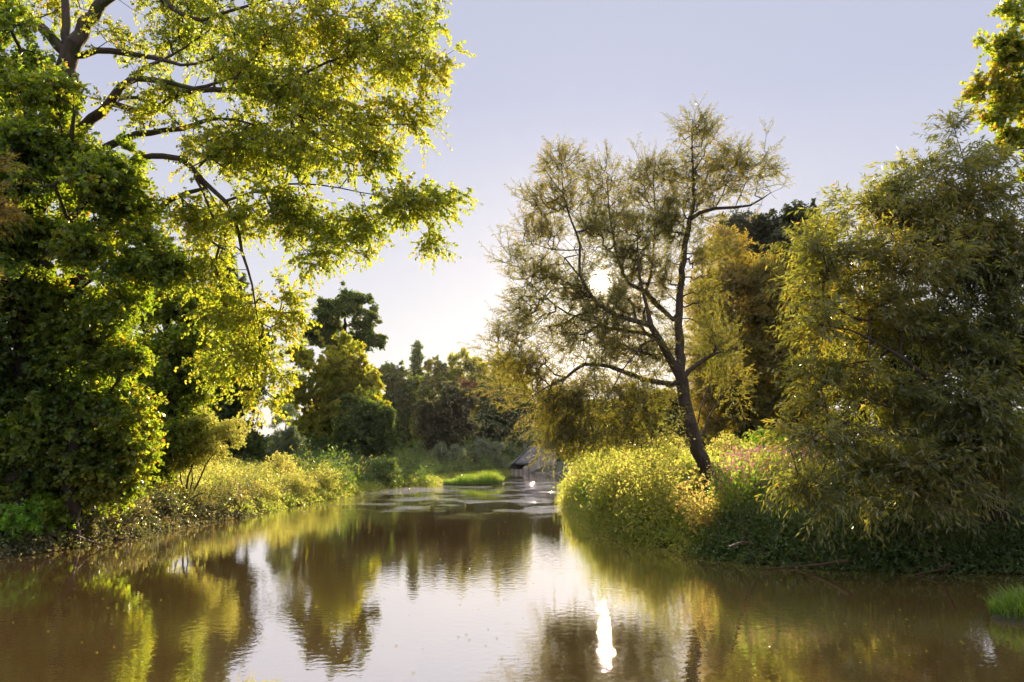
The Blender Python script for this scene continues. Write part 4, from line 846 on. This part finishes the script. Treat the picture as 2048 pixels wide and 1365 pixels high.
SH = [
 ('dogwood_bush', 88, 1035, 17.6, 58, 52, G['fresh'], 'bright green leafy bush at the water below the lower maple', 300, .11, .075, .25),  # lighter leaf tone stands in for sunlight that the maples block
 ('bramble_bush', 152, 1040, 18.2, 40, 50, G['dull'], 'tall bramble mound hiding the foot of the lower maple trunk', 260, .08, .05, .0),
 ('bramble_bush', 30, 985, 18.6, 60, 34, G['maple'], 'dim leafy mound under the left edge maple', 220, .09, .06, .1),
 ('bramble_bush', 10, 1050, 16.2, 60, 40, G['fresh'], 'bramble mound at the very left edge above the water', 240, .09, .06, -.1),
 ('bramble_bush', 175, 1035, 18.2, 40, 36, G['dull'], 'grey-green bramble mound right of the bright green bush', 200, .07, .045, -.1),
 ('dock_plant', 208, 1050, 18.4, 24, 30, G['red'], 'reddish brown dock clump on the left bank near the waterline', 90, .06, .03, .1),
 ('bramble_bush', 262, 1028, 20.0, 34, 30, G['dull'], 'brown tinged bramble mound right of the rusty dock', 170, .07, .04, .15),
 ('bramble_bush', 325, 1015, 22.8, 30, 26, G['dull'], 'dark bramble mound just left of the sapling stems', 160, .075, .045, -.05),
 ('bramble_bush', 395, 1020, 24.3, 30, 22, G['dull'], 'bramble mound below the sapling at the waterline', 150, .08, .045, .05),
 ('bramble_bush', 455, 1005, 27.5, 30, 22, G['dull'], 'sunlit bramble mound two mounds right of the sapling', 140, .09, .05, .2),
 ('reed_clump', 530, 990, 31, 28, 24, G['herb'], 'yellow herb clump on the left bank halfway to the point', 140, .12, .03, .2),
 ('reed_clump', 598, 975, 35, 34, 28, G['herb'], 'tall yellow herb clump near the sunlit end of the left bank', 170, .12, .03, .2),
 ('reed_clump', 650, 962, 38, 32, 30, G['herb'], 'feathery sunlit clump at the end of the sunlit left bank', 180, .12, .03, .15),
 ('hazel_bush', 760, 945, 50, 40, 28, G['shade'], 'shaded green bush left of the bright riffle', 160, .2, .1, 0.),
 ('goldenrod_clump', 1165, 985, 33.5, 32, 50, G['herb'], 'sunlit feathery clump overhanging the water at the right bank tip', 260, .12, .03, .25),
 ('elder_bush', 1215, 1000, 29.5, 44, 40, G['fresh'], 'dark green bush between the two sunlit clumps on the right bank', 230, .12, .06, -.15),
 ('goldenrod_clump', 1290, 1030, 24.3, 55, 45, G['herb'], 'broad sunlit clump leaning over the water right of the dark green bush', 330, .085, .03, .2),
 ('goldenrod_clump', 1335, 1015, 22.5, 46, 42, G['fresh'], 'sunlit clump at the left foot of the leaning willow trunk', 280, .08, .03, .0),
 ('nettle_clump', 1330, 905, 29, 42, 30, G['herb'], 'tall sunlit nettle clump left of the leaning trunk, highest on the bank', 240, .10, .04, .2),
 ('nettle_clump', 1250, 930, 31, 42, 30, G['herb'], 'sunlit nettle clump under the hanging willow boughs', 220, .11, .04, .2),
 ('nettle_clump', 1462, 900, 29, 40, 28, G['herb'], 'sunlit nettle clump just right of the leaning trunk', 220, .10, .04, .25),
 ('nettle_clump', 1530, 895, 27, 45, 32, G['fresh'], 'yellow-green nettle clump above the pink balsam', 240, .10, .045, .2),
 ('nettle_clump', 1300, 970, 26, 45, 32, G['fresh'], 'green nettle clump in the middle of the sunlit right bank', 240, .10, .045, .1),
 ('nettle_clump', 1470, 1000, 21.5, 36, 32, G['fresh'], 'nettle clump right of the trunk shadow beside the balsam', 220, .08, .035, .1),
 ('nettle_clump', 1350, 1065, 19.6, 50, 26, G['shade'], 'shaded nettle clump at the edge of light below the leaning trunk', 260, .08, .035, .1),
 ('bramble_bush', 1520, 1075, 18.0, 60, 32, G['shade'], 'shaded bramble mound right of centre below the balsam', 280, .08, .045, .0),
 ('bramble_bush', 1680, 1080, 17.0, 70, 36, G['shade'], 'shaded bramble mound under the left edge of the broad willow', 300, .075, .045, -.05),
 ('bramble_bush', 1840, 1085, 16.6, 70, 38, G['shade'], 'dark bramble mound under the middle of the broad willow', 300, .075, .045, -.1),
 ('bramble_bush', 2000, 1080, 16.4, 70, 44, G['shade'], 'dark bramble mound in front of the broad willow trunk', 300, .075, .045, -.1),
 ('meadow_bush', 440, 960, 33, 40, 22, G['herb'], 'low yellow herb mound on the meadow right of the sapling', 160, .11, .04, .2),
 ('meadow_bush', 300, 955, 30, 40, 24, G['herb'], 'low sunlit herb mound on the meadow left of the sapling', 160, .11, .04, .3),
 ('meadow_bush', 560, 935, 40, 36, 24, G['herb'], 'tall golden herb mound standing out of the meadow', 170, .13, .045, .25),
 ('hawthorn_bush', 1195, 915, 60, 34, 24, G['purple'], 'pinkish brown dry bush right of the concrete intake', 150, .2, .1, .3),
]
for i, (nm, px, py, d, rx, ry, mt, lb, n, ln, wd, tone) in enumerate(SH):
    shrub(nm, 200 + i, px, py, d, rx, ry, mt, lb, n=n, ln=ln, wd=wd, tone=tone, cat='bush' if 'bush' in nm else 'plant')

# bare branches and roots lying at the waterline
def snag(name, seed, pts, label):
    rng = np.random.default_rng(seed); p = [list(W(a, b_, z)) + [r_] for a, b_, z, r_ in pts]
    root = empty(name, (p[0][0], p[0][1], 0), label=label, cat='branch', group='bare branches at the waterline')
    sk = Skel(4000); sk.limb(p, 1, root=True, rng=rng, step=.1)
    base = sk.pos[:sk.n].copy(); k = rng.integers(len(base) // 3, len(base), 16)
    t = base[k] + rng.normal(0, .22, (16, 3)) + V(0, 0, .1); t[:, 2] = np.maximum(t[:, 2], .03)
    sk.grow(rng, t, step=.08, rtip=.004, rmax=.010); n_ = sk.n
    mesh('wood', *tubes(sk.pos[:n_], sk.par[:n_], sk.rad[:n_], sk.cont[:n_], 6), TWIG, root, smooth=True)
snag('fallen_branch', 501, [(1455, 1095, .75, .016), (1490, 1085, .5, .014), (1530, 1100, .2, .012), (1575, 1118, .02, .008)], 'thin curved bare branch dipping into the water below the balsam')
snag('fallen_branch', 502, [(1700, 1120, .3, .03), (1650, 1128, .15, .025), (1590, 1134, .03, .015), (1540, 1137, .02, .01)], 'bare branch lying along the shaded waterline under the broad willow')
snag('fallen_branch', 503, [(1905, 1128, .35, .03), (1880, 1140, .12, .022), (1830, 1150, .01, .012)], 'dead branch sloping into the dark water near the right edge')
snag('fallen_branch', 504, [(150, 1070, .4, .02), (185, 1084, .15, .016), (215, 1094, .02, .01)], 'reddish bare branch reaching the water on the near left bank')
snag('fallen_branch', 505, [(1262, 1050, .4, .02), (1235, 1062, .15, .015), (1205, 1068, .02, .01)], 'bare twiggy branch at the waterline of the right bank tip')

# grassy islet in the riffle, and the tuft at the right edge
def islet(name, c, rx, ry, n, h, label, seed, bl=.018, lean=.6):
    rng = np.random.default_rng(seed)
    root = empty(name, (c[0], c[1], 0), label=label, cat='grass tuft')
    a = np.linspace(0, 2 * np.pi, 24, endpoint=False); vs = []; rings = [(1.0, -.3), (1.0, .0), (.85, .08), (.5, .16)]
    for r, z in rings: vs += [(c[0] + np.cos(t) * rx * r * (1 + .12 * math.sin(3 * t + seed)), c[1] + np.sin(t) * ry * r, z) for t in a]
    f = [(k * 24 + i, k * 24 + (i + 1) % 24, (k + 1) * 24 + (i + 1) % 24, (k + 1) * 24 + i) for k in range(3) for i in range(24)]
    f += [(72 + i, 72 + i + 1, 72 + 22 - i, 72 + 23 - i) for i in range(11)]
    mesh('soil', np.array(vs), np.array(f), bpy.data.materials['bank soil'], root, smooth=True)
    t = rng.uniform(0, 2 * np.pi, n); r = np.sqrt(rng.random(n)); x = c[0] + np.cos(t) * rx * r; y = c[1] + np.sin(t) * ry * r
    hh = h * rng.uniform(.5, 1.1, n) * (1 - .45 * r ** 2) * (.8 + .25 * np.sin(x * 1.1 + seed) + .12 * np.sin(x * 3.1))
    v, f, tn = blades(rng, np.c_[x, y], np.full(n, .04), hh, rng.uniform(.7, 1.3, n) * bl, lean=lean)
    mesh('blades', v, f, G['grass'], root, attr={'tone': tn - .05})
c = P(944, 968, 58)
islet('grass_islet', (c[0], 60.0), 2.2, 3.0, 5200, 1.05, 'low bright green grass islet in the riffle before the intake', 3, bl=.045)
c = W(2042, 1238)
islet('grass_tuft', (c[0] + .12, c[1]), .48, .36, 1300, .66, 'small bright grass tuft growing out of the water at the right edge', 4, bl=.012, lean=.7)

# ================================================================ CONCRETE INTAKE AT THE BEND
def stone_mat(name, c1, c2, streak=True, rough=.85):
    m, nt, N, L = newmat(name); tc = N.new('ShaderNodeTexCoord'); mp = N.new('ShaderNodeMapping')
    mp.inputs['Scale'].default_value = (2.2, 2.2, .25 if streak else 2.2); L.new(tc.outputs['Object'], mp.inputs[0])
    nz = N.new('ShaderNodeTexNoise'); nz.inputs['Scale'].default_value = 1.6; nz.inputs['Detail'].default_value = 7; L.new(mp.outputs[0], nz.inputs['Vector'])
    c = ramp(N, L, nz.outputs[0], [(.35, c1), (.65, c2)])
    b = N.new('ShaderNodeBsdfPrincipled'); L.new(c, b.inputs['Base Color']); b.inputs['Roughness'].default_value = rough
    o = N.new('ShaderNodeOutputMaterial'); L.new(b.outputs[0], o.inputs[0]); return m
CONC = stone_mat('weathered concrete', (.22, .20, .18), (.50, .46, .42))
SLATE = stone_mat('dark roof boards', (.040, .046, .068), (.070, .080, .115), rough=.7)
ROCK = stone_mat('river rock', (.10, .09, .08), (.24, .21, .18), streak=False)
def prism(poly, off):
    """closed slab: polygon corners (k,3) and the same shifted by off; returns triangles-as-quads mesh"""
    p = np.array(poly, float); k = len(p); v = np.vstack([p, p + off])
    f = [(i, (i + 1) % k, k + (i + 1) % k, k + i) for i in range(k)]
    for o in (0, k):
        for i in range(1, k - 1, 2):
            a = [o, o + i, o + i + 1, o + min(i + 2, k - 1)]
            if i + 2 > k - 1: a[3] = a[2]
            f.append(tuple(a))
    return v, f
def slab(name, poly, off, mat, root):
    p = np.array(poly, float); off = np.array(off, float)
    me = bpy.data.meshes.new(name); k = len(p); v = np.vstack([p, p + off]) - np.array(root.location)
    fs = [tuple(range(k)), tuple(range(2 * k - 1, k - 1, -1))] + [(i, (i + 1) % k, k + (i + 1) % k, k + i) for i in range(k)]
    me.from_pydata([tuple(q) for q in v], [], fs); me.update(); me.materials.append(mat)
    o = bpy.data.objects.new(name, me); COL.objects.link(o); o.parent = root; return o
DARKC = stone_mat('shade dark concrete', (.03, .028, .025), (.06, .055, .05))  # shade of the enclosed interior put into the concrete colour
A = P(1030, 927, 95.); B = P(1060, 927, 95.); Ct = P(1094, 893, 99.); D = P(1064, 893, 99.)
root = empty('water_intake', (P(1060, 940, 96)[0], 96, 0), label='small concrete river intake with a dark sloping roof at the bend', cat='intake building')
slab('roof', [A, B, Ct, D], V(0, .12, -.16), SLATE, root)
w0 = P(1047, 946.5, 94.6); w1 = P(1050, 937, 94.6); w2 = P(1098, 891, 99.0); w3 = P(1113, 890, 101.5); w4 = P(1113, 940, 101.5)
w0[2] = -.4; w4[2] = -.4
slab('side_wall', [w0, w1, w2, w3, w4], V(-.28, .12, 0), CONC, root)
l0 = P(1016, 946, 94.8); l1 = P(1046, 946, 94.8)
slab('sill', [V(l0[0], l0[1], -.3), V(l1[0] - .05, l1[1], -.3), V(l1[0] - .05, l1[1], .42), V(l0[0], l0[1], .42)], V(0, .5, 0), CONC, root)
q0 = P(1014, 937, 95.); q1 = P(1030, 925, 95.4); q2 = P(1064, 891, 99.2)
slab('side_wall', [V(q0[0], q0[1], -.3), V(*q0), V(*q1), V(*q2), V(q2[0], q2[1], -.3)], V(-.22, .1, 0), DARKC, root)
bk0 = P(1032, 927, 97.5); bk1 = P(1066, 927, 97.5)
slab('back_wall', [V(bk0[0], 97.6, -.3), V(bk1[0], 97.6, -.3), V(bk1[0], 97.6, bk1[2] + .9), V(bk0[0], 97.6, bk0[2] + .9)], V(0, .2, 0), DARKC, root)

def rock(name, c, r, seed, label, group):
    import bmesh
    rng = np.random.default_rng(seed); bm = bmesh.new(); bmesh.ops.create_icosphere(bm, subdivisions=3, radius=1)
    k = rng.normal(size=(5, 3))
    for v_ in bm.verts:
        q = np.array(v_.co); s = 1 + sum(.10 * math.sin(2.3 * (q @ kk) + i) for i, kk in enumerate(k)); v_.co = tuple(q * s * np.array(r))
    me = bpy.data.meshes.new(name); bm.to_mesh(me); bm.free(); me.materials.append(ROCK)
    for pl in me.polygons: pl.use_smooth = True
    o = bpy.data.objects.new(name, me); COL.objects.link(o); o.location = (c[0], c[1], -.05); tag(o, label, 'rock', group)
rk = [(1082, 947, .7, .35, .22, 'flat stone leftmost in the row right of the intake'), (1104, 947, .5, .3, .3, 'middle stone in the row right of the intake'), (1122, 947.5, .8, .4, .28, 'rightmost stone by the bushes in the row right of the intake')]
for i, (px, py, a, b_, c_, lb) in enumerate(rk): rock('river_rock', W(px, py), (a, b_, c_), 300 + i, lb, 'stones below the intake')

# wire fence at the back of the meadow
FM = stone_mat('weathered fence wood', (.20, .17, .13), (.36, .31, .25), rough=.8)
root = empty('wire_fence', P(315, 905, 44), label='low pasture fence with one pale rail behind the hornbeam', cat='fence')
def box(name, c, s, mat, root):
    x, y, z = c; a, b_, d = s
    slab(name, [V(x - a, y - b_, z - d), V(x + a, y - b_, z - d), V(x + a, y - b_, z + d), V(x - a, y - b_, z + d)], V(0, 2 * b_, 0), mat, root)
fa = P(230, 897, 44); fb = P(352, 897, 44)
slab('rail', [V(fa[0], 44, fa[2] - .035), V(fb[0], 44, fb[2] - .035), V(fb[0], 44, fb[2] + .035), V(fa[0], 44, fa[2] + .035)], V(0, .05, 0), FM, root)
for k in range(3):
    x = fa[0] + (fb[0] - fa[0]) * (k + .3) / 3; g = float(ground(x, 44.1)[0]); zt = fa[2] + .12
    box('post', (x, 44.11, (g - .2 + zt) / 2), (.05, .05, (zt - g + .2) / 2), FM, root)

# floating leaves on the water
rng = np.random.default_rng(77)
n = 700
x = rng.uniform(-9, 10, n); y = 8 + rng.random(n) ** 1.3 * 34; k = sdist(x, y) < -.2; x, y = x[k], y[k]; n = len(x)
a = rng.uniform(0, 2 * np.pi, n)
p = np.c_[x, y, np.full(n, .006)]; d = np.c_[np.cos(a), np.sin(a), rng.uniform(0, .15, n)]
v, f = leaf_quads(p, unit(d), np.tile(V(0, 0, 1.), (n, 1)), rng.uniform(.03, .06, n), rng.uniform(.015, .03, n))
v[:, 2] = np.maximum(v[:, 2], .004)
tag(mesh('floating_leaves', v, f, G['golden'], attr={'tone': rng.random(n)}), 'tiny fallen leaves drifting on the brown water', 'leaves', kind='stuff')

# ================================================================ VEIL
VEIL = .000035  # added volume standing in for lens veil and sun glow in clear air
if VEIL:
    m = bpy.data.materials.new('haze air'); m.use_nodes = True; nt = m.node_tree; nt.nodes.clear()
    pv = nt.nodes.new('ShaderNodeVolumePrincipled'); pv.inputs['Color'].default_value = (.95, .93, .92, 1); pv.inputs['Density'].default_value = VEIL
    pv.inputs['Anisotropy'].default_value = .8
    oo = nt.nodes.new('ShaderNodeOutputMaterial'); nt.links.new(pv.outputs[0], oo.inputs['Volume'])
    X0, X1, Y0, Y1, Z0, Z1 = -1900, 1900, -110, 3200, -2.2, 26
    vb = [(x_, y_, z_) for z_ in (Z0, Z1) for y_ in (Y0, Y1) for x_ in (X0, X1)]
    fb_ = [(0, 2, 3, 1), (4, 5, 7, 6), (0, 1, 5, 4), (2, 6, 7, 3), (0, 4, 6, 2), (1, 3, 7, 5)]
    tag(mesh('veil', vb, fb_, m), 'thin added glow haze over the river', 'veil', kind='stuff')

# ================================================================ LIGHT, SKY, CAMERA
el = math.asin(SUNR[2]); az = math.atan2(SUNR[0], SUNR[1])      # azimuth clockwise from +Y
sun = bpy.data.lights.new('sun', 'SUN'); sun.energy = 5.0; sun.angle = math.radians(.55); sun.color = (1.0, .81, .57)
so = bpy.data.objects.new('sun', sun); COL.objects.link(so)
from mathutils import Vector
so.rotation_euler = Vector(tuple(SUNR)).to_track_quat('Z', 'Y').to_euler()
SKYRAMP = [(0.0, (.90, .86, .87)), (.16, (.82, .80, .85)), (.42, (.59, .61, .775)), (.56, (.59, .61, .76)), (1.0, (1.7, 1.68, 1.7))]; SKYGAIN = 3.35  # top stop brightened above the frame as added fill for shaded foliage
w = bpy.data.worlds.new('World'); C.world = w; w.use_nodes = True
N = w.node_tree.nodes; L = w.node_tree.links; N.clear()
sky = N.new('ShaderNodeTexSky'); sky.sky_type = 'NISHITA'; sky.sun_disc = False
sky.sun_elevation = el; sky.sun_rotation = az; sky.air_density = 1.0; sky.dust_density = .6; sky.ozone_density = 1.5
bg = N.new('ShaderNodeBackground'); bg.inputs[1].default_value = .12
# the sun's own glare disc and aureole in the sky, a function of the direction to the sun only
tc = N.new('ShaderNodeTexCoord'); vm = N.new('ShaderNodeVectorMath'); vm.operation = 'DOT_PRODUCT'
L.new(tc.outputs['Generated'], vm.inputs[0]); vm.inputs[1].default_value = tuple(SUNR)
ac = N.new('ShaderNodeMath'); ac.operation = 'ARCCOSINE'; L.new(vm.outputs['Value'], ac.inputs[0])
def mrange(a, b, c, d, interp='SMOOTHSTEP'):
    n = N.new('ShaderNodeMapRange'); n.interpolation_type = interp; L.new(ac.outputs[0], n.inputs[0])
    for i, q in enumerate((a, b, c, d)): n.inputs[1 + i].default_value = q
    return n.outputs[0]
disc = mrange(math.radians(.2), math.radians(1.05), 30, 0)
aur = mrange(0, math.radians(8), 1, 0)
pw = N.new('ShaderNodeMath'); pw.operation = 'POWER'; L.new(aur, pw.inputs[0]); pw.inputs[1].default_value = 3
pm = N.new('ShaderNodeMath'); pm.operation = 'MULTIPLY_ADD'; L.new(pw.outputs[0], pm.inputs[0]); pm.inputs[1].default_value = .8; L.new(disc, pm.inputs[2])
gc = N.new('ShaderNodeMixRGB'); gc.blend_type = 'MULTIPLY'; gc.inputs[0].default_value = 1; gc.inputs[1].default_value = (1, .86, .68, 1); L.new(pm.outputs[0], gc.inputs[2])
sx = N.new('ShaderNodeSeparateXYZ'); L.new(tc.outputs['Generated'], sx.inputs[0])
grad = ramp(N, L, sx.outputs[2], SKYRAMP)
k8 = N.new('ShaderNodeMixRGB'); k8.blend_type = 'MULTIPLY'; k8.inputs[0].default_value = 1; L.new(grad, k8.inputs[1]); k8.inputs[2].default_value = (SKYGAIN,) * 3 + (1,)
tint = N.new('ShaderNodeMixRGB'); tint.inputs[0].default_value = .95; L.new(sky.outputs[0], tint.inputs[1]); L.new(k8.outputs[0], tint.inputs[2])
ad = N.new('ShaderNodeMixRGB'); ad.blend_type = 'ADD'; ad.inputs[0].default_value = 1; L.new(tint.outputs[0], ad.inputs[1]); L.new(gc.outputs[0], ad.inputs[2])
L.new(ad.outputs[0], bg.inputs[0])
wo = N.new('ShaderNodeOutputWorld'); L.new(bg.outputs[0], wo.inputs[0])

cam = bpy.data.cameras.new('camera'); cam.sensor_width = 36; cam.lens = FPX / 2048 * 36; cam.clip_end = 6000; cam.clip_start = .05
co = bpy.data.objects.new('camera', cam); COL.objects.link(co); co.location = (0, 0, H); co.rotation_euler = (math.pi / 2 + PITCH, 0, 0)
C.camera = co
C.view_settings.view_transform = 'Standard'; C.view_settings.look = 'None'; C.view_settings.exposure = 1.25; C.view_settings.gamma = 1
cy = C.cycles
cy.max_bounces = 8; cy.diffuse_bounces = 5; cy.glossy_bounces = 2; cy.transmission_bounces = 4; cy.volume_bounces = 0; cy.transparent_max_bounces = 4
cy.sample_clamp_indirect = 1.5; cy.caustics_reflective = False; cy.caustics_refractive = False
cy.use_denoising = True; cy.denoiser = 'OPENIMAGEDENOISE'
cy.use_adaptive_sampling = True; cy.adaptive_threshold = .02
print('script done %.1fs' % (time.time() - T0))
